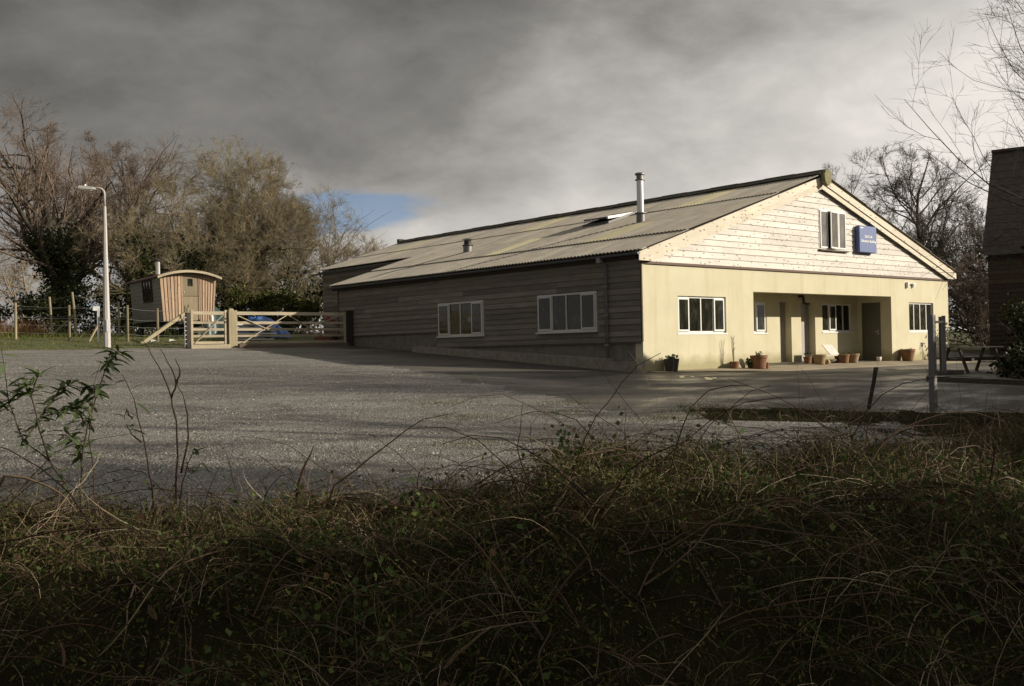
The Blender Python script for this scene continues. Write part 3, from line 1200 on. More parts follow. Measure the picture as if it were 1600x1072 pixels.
window(((UW[0], -0.045, UW[2]), EX, EZ, NY), UW[1] - UW[0], UW[3] - UW[2], (0.31, 0.69), casement=(0, 1, 2), openings={1: (R(9), 1)}, depth=0.08, sill_mat='old_timber', glass='pale_sky_glass')

# barge boards: a wide upper board and a lower board set back, both slopes
for sgn in (0, 1):
    def P_(x, dz, y):
        return (x if not sgn else W - x, y, roof_z(x) + dz)
    xa, xb = XE + 0.02, XM
    for (yo, d0, d1, nm) in ((-0.20, -0.27, -0.045, 'barge_board'), (-0.165, -0.45, -0.27, 'soffit_board')):
        xs_ = xa
        if nm == 'soffit_board':
            xs_ = (3.055 - d0 - 0.0 - ZE) / KR + XE
        # two lengths of board per slope
        cuts = [xa, (xa + xb) * 0.52, xb]
        for i in range(2):
            c0, c1 = cuts[i] + 0.002, cuts[i + 1] - 0.002
            m = MB()
            lo0 = max(P_(c0, d0, yo)[2], 3.056)
            if nm == 'barge_board':
                poly = [P_(c0, d0, yo), P_(c1, d0, yo), P_(c1, d1, yo), P_(c0, d1, yo)]
            else:
                if i == 0:
                    q0 = P_(xs_, d0, yo)
                    xq = (3.056 - d1 - ZE) / KR + XE
                    poly = [q0, P_(c1, d0, yo), P_(c1, d1, yo), P_(max(c0, xq), d1, yo)]
                else:
                    poly = [P_(c0, d0, yo), P_(c1, d0, yo), P_(c1, d1, yo), P_(c0, d1, yo)]
            m.prism(poly, (0, 0.03, 0))
            fix_normals(m.build(nm, 'barge_timber', bld))
    m = MB()                                                       # boxed underside of the overhang
    m.prism([P_(0.05, -0.10, -0.16), P_(XM, -0.10, -0.16), P_(XM, -0.07, -0.16), P_(0.05, -0.07, -0.16)], (0, 0.16, 0))
    fix_normals(m.build('overhang_soffit', 'barge_timber', bld))

# --- roof: corrugated sheets laid in courses
PIT, NP = 0.146, 7
SW = PIT * NP


def sheet_mesh(length, width_p=NP, per=6):
    n = width_p * per + 3
    ys = np.linspace(-PIT * 0.25, width_p * PIT + PIT * 0.25, n)
    zc = 0.024 * np.cos(2 * math.pi * ys / PIT)
    v = []
    for th in (0.0, -0.009):
        for s in (0.0, length):
            for y_, z_ in zip(ys, zc):
                v.append((s, y_, z_ + th))
    f = []
    A, Bq, Cq, Dq = 0, n, 2 * n, 3 * n
    for i in range(n - 1):
        f += [(A + i, Bq + i, Bq + i + 1, A + i + 1), (Cq + i, Cq + i + 1, Dq + i + 1, Dq + i),
              (A + i, A + i + 1, Cq + i + 1, Cq + i), (Bq + i, Dq + i, Dq + i + 1, Bq + i + 1)]
    f += [(A, Cq, Dq, Bq), (A + n - 1, Bq + n - 1, Dq + n - 1, Cq + n - 1)]
    me = bpy.data.meshes.new('roof_sheet')
    me.from_pydata(v, [], f)
    me.update()
    return me


laps = [0.0, 2.05, 4.32, 6.62, 9.36]
HYP = SL
th = math.atan(KR)
me_cache = {}
clear = {(1, 3), (1, 8), (3, 3), (3, 11), (3, 20)}
for side in (0, 1):
    for ci in range(len(laps) - 1):
        s0, s1 = laps[ci], laps[ci + 1] + (0.13 if ci < 3 else 0.0)
        ncol = int(math.ceil((L2 + 0.21 + 0.1) / SW))
        for k in range(ncol):
            y0 = -0.21 + k * SW
            if ci < 2 and y0 > L1 - 0.2 and side == 0:
                continue
            if side == 1 and (ci, k) not in clear and False:
                continue
            tr_ = (ci, k) in clear and side == 0
            key = (round(s1 - s0, 3), tr_)
            if key not in me_cache:
                me_cache[key] = sheet_mesh(s1 - s0)
                me_cache[key].materials.append(MT['roof_translucent' if tr_ else 'roof_cement'])
            o = bpy.data.objects.new('roof_sheet', me_cache[key])
            COL.objects.link(o)
            o.parent = bld
            lift = 0.012 * ((ci) % 2) + 0.003 * (k % 2) + 0.005 + 0.012 * (ci > 0)
            x_ = XE + s0 / HYP - lift * math.sin(th)
            z_ = ZE + s0 / HYP * KR + lift * math.cos(th) + 0.02 - 0.0
            tilt = -th + (0.006 if ci < 3 else 0.0)
            if side == 0:
                o.location = (x_, y0, z_)
                o.rotation_euler = (0, tilt, 0)
            else:
                o.location = (W - x_, y0 + SW, z_)
                o.rotation_euler = (0, tilt, math.pi)
            if tr_:
                o['label'] = 'yellowed translucent roof sheet'
# rafters' underside board to close the roof
for side in (0, 1):
    def Q_(x, dz, y):
        return (x if side == 0 else W - x, y, roof_z(x) + dz)
    m = MB()
    if side == 0:
        m.prism([Q_(-0.1, -0.05, -0.1), Q_(XM, -0.05, -0.1), Q_(XM, -0.075, -0.1), Q_(-0.1, -0.075, -0.1)], (0, L1, 0))
        m.prism([Q_(X2 - .2, -0.05, L1 - 0.098), Q_(XM, -0.05, L1 - 0.098), Q_(XM, -0.075, L1 - 0.098), Q_(X2 - .2, -0.075, L1 - 0.098)], (0, L2 - L1 + 0.2, 0))
    else:
        m.prism([Q_(-0.1, -0.05, -0.1), Q_(XM - 0.003, -0.05, -0.1), Q_(XM - 0.003, -0.075, -0.1), Q_(-0.1, -0.075, -0.1)], (0, L2 + 0.2, 0))
    fix_normals(m.build('roof_lining', 'dark_timber', bld))
# ridge caps
ZRG = roof_z(XM)
for k in range(21):
    y0 = -0.29 + k * 1.16
    y1 = y0 + 1.20
    up = 0.012 * (k % 2)
    m = MB()
    prof = []
    for (dx, dz) in ((-0.30, -0.035), (-0.12, 0.035), (-0.07, 0.10), (0.0, 0.125), (0.07, 0.10), (0.12, 0.035), (0.30, -0.035)):
        prof.append((XM + dx, y0, ZRG + 0.06 + dz + up))
    low_ = [(x, y, z - 0.025) for x, y, z in reversed(prof)]
    m.prism(prof + low_, (0, y1 - y0, 0))
    fix_normals(m.build('ridge_cap', 'ridge_moss', bld))
m = MB()
m.prism([(XM + a, -0.40, ZRG + b) for a, b in ((-0.16, -0.26), (0.0, -0.38), (0.16, -0.26), (0.21, -0.02), (0.12, 0.13), (-0.12, 0.13), (-0.21, -0.02))], (0, 0.15, 0))
fix_normals(m.build('ridge_end_cap', 'finial_cement', bld))
MB().box(XM - 0.16, XM + 0.16, L2 + 0.45, L2 + 0.65, ZRG + 0.02, ZRG + 0.24).build('ridge_end_cap', 'ridge_moss', bld)

# gutters and downpipes
def gutter(x, y0, y1, z):
    m = MB()
    n = 8
    r = 0.065
    out, inn = [], []
    for k in range(n + 1):
        a = math.pi + math.pi * k / n
        out.append((x + r * math.cos(a), y0, z + r * math.sin(a)))
        inn.append((x + (r - 0.008) * math.cos(a), y0, z + (r - 0.008) * math.sin(a)))
    m.prism(out + inn[::-1], (0, y1 - y0, 0))
    m.prism([(x + r * math.cos(math.pi + math.pi * k / n), y0 - 0.012, z + r * math.sin(math.pi + math.pi * k / n)) for k in range(n + 1)], (0, 0.010, 0))
    return fix_normals(m.build('gutter', 'gutter_plastic', bld))


gutter(XE - 0.025, -0.22, L1 + 0.35, ZE - 0.055)
gutter(X2 - 0.42, L1 + 0.1, L2 + 0.25, roof_z(X2 - 0.36) - 0.07)
MB().prism([(-0.24, 0.0, 3.13), (-0.205, 0.0, 3.13), (-0.205, 0.0, 3.34), (-0.24, 0.0, 3.325)], (0, L1 + 0.1, 0)).build('fascia_board', 'dark_timber', bld)
MB().box(-0.204, -0.0, 0.01, L1, 3.14, 3.16).build('eaves_soffit', 'dark_timber', bld)
m = MB()
m.tube([(XE - 0.02, 1.27, ZE - 0.11), (XE - 0.02, 1.27, ZE - 0.16), (-0.11, 1.27, ZE - 0.30), (-0.11, 1.27, 0.12)], 0.042, 10)
pipe = fix_normals(m.build('downpipe', 'pipe_plastic', bld, True))
MB().box(XE - 0.09, XE + 0.05, 1.20, 1.34, ZE - 0.24, ZE - 0.10).build('hopper', 'pipe_plastic', pipe)
for z in (0.75, 1.6, 2.4):
    MB().box(-0.155, -0.05, 1.215, 1.325, z, z + 0.045).build('bracket', 'pipe_plastic', pipe)
# corner edge bead
MB().box(-0.012, 0.09, -0.012, -0.001, 0.35, 2.98).build('corner_bead', 'cream_render', bld)

# --- flue, vent and open roof light
def on_roof(x, y):
    return np.array((x, y, roof_z(x) + 0.03))


b0 = on_roof(4.13, 3.75)
fl = MB()
fl.lathe([(0.0, -0.1), (0.145, -0.1), (0.145, 0.30), (0.0, 0.30)], b0, 20)
flue = fix_normals(fl.build('flue', 'dull_steel', bld, False))
MB().lathe([(0.0, 0.30), (0.115, 0.30), (0.115, 1.60), (0.0, 1.60)], b0, 24).build('flue_pipe', 'steel', flue, False)
cp = MB()
cp.lathe([(0.0, 1.38), (0.165, 1.38), (0.165, 1.41), (0.116, 1.41), (0.116, 1.56), (0.165, 1.56), (0.165, 1.60), (0.13, 1.625), (0.0, 1.63)], b0, 24)
fix_normals(cp.build('flue_cap', 'dull_steel', flue))
MB().lathe([(0.0, 0.285), (0.20, 0.285), (0.185, 0.32), (0.0, 0.32)], b0, 24).build('flue_collar', 'dull_steel', flue)
b1 = on_roof(3.0, 11.55)
vt = MB()
vt.lathe([(0.0, -0.1), (0.17, -0.1), (0.17, 0.26), (0.13, 0.27), (0.13, 0.46), (0.0, 0.46)], b1, 20)
vent = fix_normals(vt.build('roof_vent', 'dull_steel', bld))
MB().lathe([(0.0, 0.25), (0.21, 0.25), (0.21, 0.285), (0.0, 0.285)], b1, 20).build('vent_collar', 'black_metal', vent)
MB().lathe([(0.0, 0.46), (0.20, 0.46), (0.215, 0.50), (0.10, 0.54), (0.0, 0.545)], b1, 20).build('vent_cap', 'steel', vent)
MB().lathe([(0.132, 0.31), (0.136, 0.31), (0.136, 0.43), (0.132, 0.43)], b1, 20).build('vent_louvre', 'black_metal', vent)
# roof light: frame flush with the slope, sash tilted open
c_, s_ = math.cos(th), math.sin(th)
BL = (on_roof(4.9, 7.15), (c_, 0, s_), (0, -1, 0), (-s_, 0, c_))
rl = MB()
rl.bbox(BL, -0.05, 1.55, -0.05, 0.03, 0.0, 0.09)
rl.bbox(BL, -0.05, 1.55, 1.17, 1.25, 0.0, 0.09)
rl.bbox(BL, -0.05, 0.03, 0.03, 1.17, 0.0, 0.09)
rl.bbox(BL, 1.47, 1.55, 0.03, 1.17, 0.0, 0.09)
roofl = fix_normals(rl.build('roof_light', 'gutter_plastic', bld))
o_ = np.array(BL[0]) + np.array(BL[1]) * 0.75
tl = R(-7)
u2 = np.array((math.cos(th + tl), 0, math.sin(th + tl)))
n2 = np.array((-math.sin(th + tl), 0, math.cos(th + tl)))
BS = (o_ - u2 * 0.75 + np.array((0, 0, 0.05)), u2, (0, -1, 0), n2)
sa = MB()
sa.bbox(BS, 0, 1.5, 0, 0.07, 0.06, 0.12)
sa.bbox(BS, 0, 0.07, 0.07, 1.13, 0.06, 0.12)
sa.bbox(BS, 1.43, 1.5, 0.07, 1.13, 0.06, 0.12)
fix_normals(sa.build('sash', 'gutter_plastic', roofl))
sa = MB()
sa.bbox(BS, 0, 1.5, 1.13, 1.20, 0.03, 0.12)
fix_normals(sa.build('sash', 'white_pvc', roofl))
pn = MB()
pn.bbox(BS, 0.07, 1.43, 0.07, 1.13, 0.08, 0.10)
fix_normals(pn.build('pane', 'roof_glass', roofl))

# --- small fittings on the front
pl = MB()
pl.tube([(9.38, D0 - 0.02, 2.33), (9.38, D0 - 0.16, 2.33), (9.38, D0 - 0.2, 2.2), (9.38, D0 - 0.2, 2.10), (9.47, D0 - 0.26, 2.05), (9.56, D0 - 0.3, 2.05)], 0.05, 10)
fix_normals(pl.build('vent_pipe', 'black_metal', bld, True))  # black vent pipe bent down to its cowl, holds no lamp
MB().box(14.10, 14.20, -0.09, -0.001, 2.66, 2.86).build('sensor_box', 'white_plastic', bld, bevel=0.01)
m = MB().box(14.53, 14.60, -0.08, -0.001, 2.68, 2.82)
m.box(14.46, 14.67, -0.10, -0.081, 2.78, 2.84)
m.build('security_light', 'white_plastic', bld)
m = MB()
m.tube([(15.15, -0.001, 0.62), (15.15, -0.12, 0.62), (15.15, -0.14, 0.55), (15.15, -0.14, 0.47)], 0.018, 8)
m.tube([(15.09, -0.06, 0.67), (15.21, -0.06, 0.67)], 0.014, 6)
m.tube([(15.15, -0.06, 0.62), (15.15, -0.06, 0.67)], 0.01, 6)
m.tube([(15.17, -0.03, 0.60), (15.22, -0.03, 0.3), (15.22, -0.03, 0.02)], 0.012, 6)
fix_normals(m.build('outside_tap', 'galvanised', bld, True))

# --- sign on the gable
sg = empty('wall_sign', (11.25, -0.06, 3.79), 'blue sign reading Old Craft Education Building on the timber gable beside the upper window', 'sign')
MB().box(-0.54, 0.54, -0.16, 0.0, 0.0, 0.90).build('sign_board', 'sign_blue', sg, bevel=0.012)


def text_part(txt, size, x, z, align, parent, y, mat):
    cu = bpy.data.curves.new('lettering', 'FONT')
    cu.body = txt
    cu.size = size
    cu.align_x = align
    cu.extrude = 0.002
    cu.offset = 0.002
    tmp = bpy.data.objects.new('lettering', cu)
    COL.objects.link(tmp)
    bpy.context.view_layer.update()
    dg = bpy.context.evaluated_depsgraph_get()
    me = bpy.data.meshes.new_from_object(tmp.evaluated_get(dg))
    bpy.data.objects.remove(tmp)
    o = link('lettering', me, mat, parent)
    o.location = (x, y, z)
    o.rotation_euler = (R(90), 0, 0)
    return o


text_part('Old Craft', 0.125, 0.02, 0.50, 'CENTER', sg, -0.1635, 'sign_white')
text_part('Education Building', 0.125, 0.02, 0.345, 'CENTER', sg, -0.1635, 'sign_white')
MB().box(-0.48, -0.30, -0.164, -0.1605, 0.815, 0.845).build('logo_mark', 'sign_white', sg)

# ------------------------------------------------------------------ pots and bits along the front


def pot(name, x, y, r_top, r_bot, h, mat, label, z=None, plant=None, cat='plant pot', group=None, rim=True):
    z = (max(0.0655 * y, 0.0655 * y) + 0.022) if z is None else z
    t = empty(name, (x, y, z), label, cat, group)
    m = MB()
    if rim:
        prof = [(0, 0), (r_bot, 0), (r_top * 0.93, h * 0.78), (r_top, h * 0.79), (r_top * 1.01, h), (r_top * 0.88, h), (r_top * 0.85, h * 0.86), (0, h * 0.86)]
    else:
        prof = [(0, 0), (r_bot, 0), (r_top, h), (r_top * 0.9, h), (r_top * 0.85, h * 0.86), (0, h * 0.86)]
    fix_normals(m.lathe(prof, (0, 0, 0), 24).build('pot', mat, t, False, bevel=0.006))
    MB().lathe([(0, h * 0.9), (r_top * 0.86, h * 0.88)], (0, 0, 0), 16).build('soil', 'soil', t)
    if plant:
        plant(t, h, r_top)
    return t


def leaf_quads(rgn, pts, size, aspect=0.45):
    """folded leaves (two faces) at points"""
    N = len(pts)
    d = unit(rgn.normal(size=(N, 3)) + np.array([0, 0, 0.3]))
    s = unit(np.cross(d, rgn.normal(size=(N, 3))))
    n = np.cross(d, s)
    L = size * rgn.uniform(0.6, 1.3, (N, 1))
    w = L * aspect
    p = np.asarray(pts)
    a = p
    b = p + d * L * 0.5 + s * w + n * w * 0.25
    c = p + d * L
    e = p + d * L * 0.5 - s * w + n * w * 0.25
    V = np.stack([a, b, c, e], 1).reshape(-1, 3)
    i = np.arange(N) * 4
    return V, np.stack([i, i + 1, i + 2, i + 3], -1)


def small_plant(n, spread, height, mat, seed, size=0.09):
    def f(t, h, r):
        g = np.random.default_rng(seed)
        a = g.uniform(0, 6.28, n)
        rr = r * spread * np.sqrt(g.uniform(0, 1, n))
        pts = np.stack([rr * np.cos(a), rr * np.sin(a), h * 0.88 + g.uniform(0, height, n)], -1)
        v, q = leaf_quads(g, pts, size)
        st = np.stack([np.stack([pts[:, 0] * 0.3, pts[:, 1] * 0.3, np.full(n, h * 0.86)], -1), pts], 1)
        v2, q2 = tubes_arrays(st, np.full((n, 2), 0.003), 3)
        vv, qq = join_arrays([(v, q), (v2, q2)])
        link('foliage', fast_mesh('foliage', vv, qq), mat, t)
    return f


def twigs(n, height, seed):
    def f(t, h, r):
        g = random.Random(seed)
        m = MB()
        for k in range(n):
            x, y, z = g.uniform(-.3, .3) * r, g.uniform(-.3, .3) * r, h * 0.86
            dx, dy = g.uniform(-0.12, 0.10), g.uniform(-0.05, 0.05)
            p = [(x, y, z)]
            hh = height * g.uniform(0.7, 1.0)
            for i in range(5):
                x += dx * hh / 5 + g.uniform(-.02, .02)
                y += dy * hh / 5
                z += hh / 5
                p.append((x, y, z))
            m.tube(p, [0.012 - 0.0018 * i for i in range(6)], 5)
            for i in (2, 3, 4):
                q = p[i]
                m.tube([q, (q[0] + g.uniform(-.1, .1), q[1] + g.uniform(-.05, .05), q[2] + 0.14)], [0.006, 0.003], 4)
        m.build('bare_twigs', 'twig_pale', t)
    return f


PG_ = 'plant pots along the front of the building'
pot('plant_pot', 0.86, -0.26, 0.22, 0.165, 0.35, 'dark_pot', 'dark brown pot with a small frosted plant at the left corner of the front', plant=small_plant(60, 0.7, 0.13, 'pot_leaf', 1, 0.08), group=PG_, rim=False)
pot('plant_pot', 3.66, -0.27, 0.15, 0.12, 0.21, 'terracotta', 'small terracotta pot holding two tall bare twigs', plant=twigs(4, 0.85, 3), group=PG_)
pot('plant_pot', 4.22, -0.43, 0.10, 0.08, 0.12, 'dark_pot', 'low pot hidden under a round clump of green leaves', plant=small_plant(160, 1.5, 0.17, 'pot_leaf', 5, 0.06), group=PG_)
pot('plant_pot', 4.36, -0.62, 0.255, 0.20, 0.40, 'terracotta', 'largest orange terracotta pot left of the porch', plant=small_plant(26, 0.5, 0.14, 'pot_leaf', 7, 0.07), group=PG_)
pot('plant_pot', 8.35, 0.36, 0.14, 0.11, 0.22, 'terracotta', 'small terracotta pot with sprigs standing in front of the second porch door', plant=small_plant(22, 0.8, 0.16, 'pot_leaf', 9, 0.06), group=PG_)
pot('plant_pot', 8.25, -0.16, 0.215, 0.15, 0.33, 'pale_terracotta', 'pale weathered pot beside the cut log', group=PG_)
pot('plant_pot', 9.92, 0.0, 0.19, 0.15, 0.29, 'terracotta', 'brown pot in front of the leaning pale board', plant=small_plant(16, 0.7, 0.06, 'pot_leaf', 12, 0.06), group=PG_)
pot('plant_pot', 10.38, -0.06, 0.225, 0.15, 0.31, 'pale_terracotta', 'wide tapered pot at the right-hand end of the porch row', plant=small_plant(20, 0.9, 0.05, 'pot_leaf', 14, 0.06), group=PG_)
pot('plant_pot', 13.62, -0.27, 0.26, 0.18, 0.43, 'terracotta', 'dark red terracotta pot alone on the right of the porch', plant=small_plant(24, 0.9, 0.06, 'pot_leaf', 15, 0.05), group=PG_)
# leaning round stone, clay tube, log and stone by the pots
m = MB()
m.lathe([(0, -0.03), (0.15, -0.03), (0.165, 0.0), (0.15, 0.03), (0, 0.03)], (0, 0, 0), 18, axis=1)
o = fix_normals(m.build('stone_disc', 'grey_stone', None, False))
o.location = (3.98, -0.30, 0.155)
o.rotation_euler = (R(-20), 0, R(20))
tag(o, 'round grey stone disc leaning on the rendered wall between two pots', 'stone disc')
m = MB()
m.lathe([(0.055, 0), (0.055, 0.19), (0.042, 0.19), (0.042, 0.0)], (0, 0, 0), 14)
o = m.build('clay_tube', 'terracotta', None, False)
o.location = (4.62, -0.72, -0.025)
tag(o, 'small upright clay tube beside the largest terracotta pot', 'clay tube')
m = MB()
m.lathe([(0, -0.17), (0.075, -0.17), (0.085, 0.0), (0.075, 0.17), (0, 0.17)], (0, 0, 0), 12, axis=0)
o = fix_normals(m.build('log', 'log_bark', None))
o.location = (8.75, -0.12, 0.09)
o.rotation_euler = (0, 0, R(25))
tag(o, 'short cut log lying by the pale weathered pot', 'log')
# low wooden bench with a pale board leaning on it
be = empty('low_bench', (9.75, 0.55, 0.026), 'low rough wooden bench in the porch behind the pots', 'bench')
MB().box(-0.95, 0.95, -0.17, 0.17, 0.24, 0.285).build('seat', 'bright_planks', be)
for x in (-0.75, 0.75):
    MB().box(x - 0.04, x + 0.04, -0.14, 0.14, 0.0, 0.24).build('leg', 'old_timber', be)
MB().beam((-0.70, 0, 0.10), (0.70, 0, 0.10), 0.03, 0.07).build('stretcher', 'old_timber', be)
m = MB()
m.hexa([(0, 0, 0), (0.54, 0, 0), (0.54, 0.025, 0), (0, 0.025, 0), (-0.16, 0.22, 0.34), (0.42, 0.22, 0.34), (0.42, 0.245, 0.335), (-0.16, 0.245, 0.335)])
o = fix_normals(m.build('leaning_board', 'board_pink', None))
o.location = (9.86, 0.46, 0.312)
tag(o, 'pale pinkish board leaning back on the low bench, half in sunlight', 'board')
m = MB()
m.beam((-1.3, 0, 0.05), (1.3, 0.12, 0.06), 0.11, 0.05)
o = m.build('plank', 'old_timber', None)
o.location = (9.9, 0.22, 0.0)
tag(o, 'long narrow plank lying on the porch floor behind the pots', 'plank')
m = MB()
m.lathe([(0, 0), (0.07, 0), (0.085, 0.05), (0.10, 0.16), (0.085, 0.16), (0.07, 0.1), (0, 0.1)], (0, 0, 0), 14)
o = m.build('bowl', 'pale_paint', None, True)
o.location = (12.35, 0.12, 0.026)
tag(o, 'small pale bowl on the ground before the olive door', 'bowl')

# ------------------------------------------------------------------ street lamp
lx, ly = -9.10, 15.62
lamp = empty('street_lamp', (lx, ly, gz(lx, ly)), 'tall pale concrete street lamp at the edge of the gravel yard', 'street lamp')
m = MB()
m.lathe([(0, -0.3), (0.122, -0.3), (0.12, 0.6), (0.108, 1.2), (0.05, 4.72), (0.0, 4.72)], (0, 0, 0), 8)
m.build('column', 'lamp_paint', lamp, False)
m = MB()
m.tube([(0, 0, 4.72), (0, 0, 5.13), (-0.02, 0.015, 5.24), (-0.08, 0.05, 5.31), (-0.16, 0.10, 5.33), (-0.30, 0.2, 5.35)], 0.032, 10)
fix_normals(m.build('bracket', 'lamp_paint', lamp, True))
u = np.array((-0.80, 0.58, 0.10))
u /= np.linalg.norm(u)
v = np.cross((0, 0, 1), u)
v /= np.linalg.norm(v)
n = np.cross(u, v)
B = ((-0.22, 0.15, 5.29), u, v, n)
m = MB()
o_, uu, vv, nn = (np.array(q, float) for q in B)
prof = [(0.0, 0.06, 0.05, -0.03), (0.10, 0.09, 0.075, -0.06), (0.55, 0.11, 0.075, -0.07), (0.62, 0.09, 0.045, -0.05)]
ring = []
for (s, hw, top, bot) in prof:
    ring.append([o_ + uu * s + vv * a + nn * b for (a, b) in ((-hw, bot * 0.4), (hw, bot * 0.4), (hw * 0.7, top), (-hw * 0.7, top))])
vsx = [p for r_ in ring for p in r_]
fs = []
for i in range(3):
    for k in range(4):
        fs.append((i * 4 + k, i * 4 + (k + 1) % 4, (i + 1) * 4 + (k + 1) % 4, (i + 1) * 4 + k))
fs += [(3, 2, 1, 0), (12, 13, 14, 15)]
m.add(vsx, fs)
MB().box(-0.05, 0.05, -0.128, -0.112, 0.55, 0.95).build('access_door', 'galvanised', lamp)
head = fix_normals(m.build('lamp_head', 'lamp_paint', lamp))
m = MB()
m.bbox(B, 0.12, 0.56, -0.075, 0.075, -0.075, -0.032)
fix_normals(m.build('lens', 'lamp_lens', head, bevel=0.015))
m = MB()
m.lathe([(0, 0), (0.035, 0), (0.035, 0.05), (0.02, 0.07), (0, 0.075)], o_ + uu * 0.36 + nn * 0.073, 10)
m.build('photocell', 'white_plastic', head)

# ------------------------------------------------------------------ fences
def post_mesh(h, r=0.05, lean=(0, 0), sides=8):
    m = MB()
    m.tube([(0, 0, -0.3), (lean[0] * 0.5, lean[1] * 0.5, h * 0.5), (lean[0], lean[1], h)], [r, r * 0.95, r * 0.88], sides)
    return m


def fence_line(label, pts, heights, wires, braces=(), leans=None, r=0.05):
    x0, y0 = pts[0]
    fz = gz(x0, y0)
    t = empty('wire_fence', (x0, y0, fz), label, 'fence')
    tops = []
    for i, ((x, y), h) in enumerate(zip(pts, heights)):
        zz = gz(x, y)
        ln = leans[i] if leans else (0, 0)
        o = fix_normals(post_mesh(h, r, ln).build('post', 'fence_timber', t))
        o.location = (x - x0, y - y0, zz - fz)
        tops.append((x - x0, y - y0, zz - fz, h, ln))
    for k, w in enumerate(wires):
        m = MB()
        for a, b in zip(tops[:-1], tops[1:]):
            A = (a[0] + a[4][0] * w, a[1] + a[4][1] * w, a[2] + a[3] * w)
            Bq = (b[0] + b[4][0] * w, b[1] + b[4][1] * w, b[2] + b[3] * w)
            mid = ((A[0] + Bq[0]) / 2, (A[1] + Bq[1]) / 2, (A[2] + Bq[2]) / 2 - 0.03)
            m.tube([A, mid, Bq], 0.0055, 4)
        m.build('wire', 'wire', t)
    for (i, dx, dy, hz, w) in braces:
        a = tops[i]
        m = MB()
        m.beam((a[0] + dx, a[1] + dy, gz(x0 + a[0] + dx, y0 + a[1] + dy) - fz - 0.02), (a[0] + a[4][0] * hz, a[1] + a[4][1] * hz, a[2] + a[3] * hz), w, w)
        m.build('brace', 'fence_timber', t)
    return t


fence_line('low wire fence on round posts along the grass at the far left', [(-15.2, 21.6), (-12.9, 21.4), (-10.46, 21.23), (-8.95, 20.0), (-7.37, 18.5), (-6.3, 18.4), (-5.16, 18.35)],
           [1.35, 1.35, 1.36, 1.3, 1.33, 1.25, 1.32], (0.2, 0.42, 0.62, 0.92), r=0.05)
fence_line('taller wire fence with leaning braced posts below the ivy tree', [(-9.4, 31.5), (-6.81, 29.38), (-7.03, 25.23), (-5.6, 24.4)], [1.8, 1.80, 1.88, 1.5],
           (0.3, 0.5, 0.7, 0.93), braces=((2, -0.95, 0.6, 0.5, 0.07), (3, -0.6, 0.4, 0.6, 0.06)), leans=[(-.05, 0), (-0.10, 0), (-0.17, 0.05), (0, 0)], r=0.055)
# galvanised strainer post behind the lamp
t = empty('metal_post', (-8.15, 19.3, gz(-8.15, 19.3)), 'short galvanised metal post with a brace just behind the street lamp', 'post')
MB().box(-0.04, 0.04, -0.04, 0.04, -0.3, 1.25).build('post', 'galvanised', t)
MB().box(-0.20, 0.05, -0.05, 0.05, 1.12, 1.28).build('cap_box', 'galvanised', t)
MB().beam((-0.45, -0.3, -0.02), (0.0, 0.0, 0.62), 0.06, 0.06).build('brace', 'fence_timber', t)
# twin strainer posts with the long diagonal brace by the hand gate
t = empty('strainer_post', (-5.10, 18.7, gz(-5.10, 18.7)), 'pair of strainer posts with one long diagonal brace left of the small gate', 'post')
fix_normals(post_mesh(1.38, 0.055).build('post', 'fence_timber', t))
o = fix_normals(post_mesh(1.42, 0.06).build('post', 'fence_timber', t))
o.location = (0.16, 0.05, 0)
MB().beam((-2.0, -0.75, gz(-7.1, 17.95) - gz(-5.1, 18.7) - 0.02), (-0.06, -0.02, 1.07), 0.10, 0.12).build('brace', 'fence_timber', t)
# two pale scraps on the grass
for (x, y, s, lab) in ((-6.75, 17.6, 0.9, 'white scrap on the grass at the foot of the diagonal brace'), (-6.0, 17.75, 1.0, 'white scrap on the grass under the middle of the diagonal brace')):
    m = MB()
    m.add([(-0.16 * s, -0.05, 0.02), (0.02, -0.09, 0.06), (0.17 * s, -0.02, 0.015), (0.12, 0.08, 0.05), (-0.08, 0.1, 0.11), (0.0, 0.0, 0.10)],
          [(0, 1, 5), (1, 2, 5), (2, 3, 5), (3, 4, 5), (4, 0, 5)])
    o = m.build('scrap', 'white_plastic', None)
    o.location = (x, y, gz(x, y) + 0.03)
    tag(o, lab, 'scrap', 'white scraps on the grass')

# ------------------------------------------------------------------ gates (along y = 14.95)
GY = 14.95
gzl = gz(-6, GY)


def gate(x0, x1, label, braces, n=5, h=1.16):
    t = empty('timber_gate', (x0, GY, gzl + 0.10), label, 'gate')
    Lg = x1 - x0
    MB().box(0, 0.085, -0.035, 0.035, -0.04, h + 0.06).build('stile', 'gate_timber', t, bevel=0.008)
    MB().box(Lg - 0.085, Lg, -0.035, 0.035, -0.04, h + 0.06).build('stile', 'gate_timber', t, bevel=0.008)
    zs = [0.04, 0.27, 0.50, 0.74, h - 0.10] if n == 5 else [0.04, 0.25, 0.45, 0.70, h - 0.10]
    for i, z in enumerate(zs):
        hh = 0.085 if i < n - 1 else 0.115
        MB().box(0.087, Lg - 0.087, -0.013, 0.013, z, z + hh).build('bar', 'gate_timber', t)
    for (a, za, b, zb) in braces:
        MB().beam((a, -0.028, za), (b, -0.028, zb), 0.026, 0.085, up=(0, 1, 0)).build('brace', 'gate_timber', t)
    return t


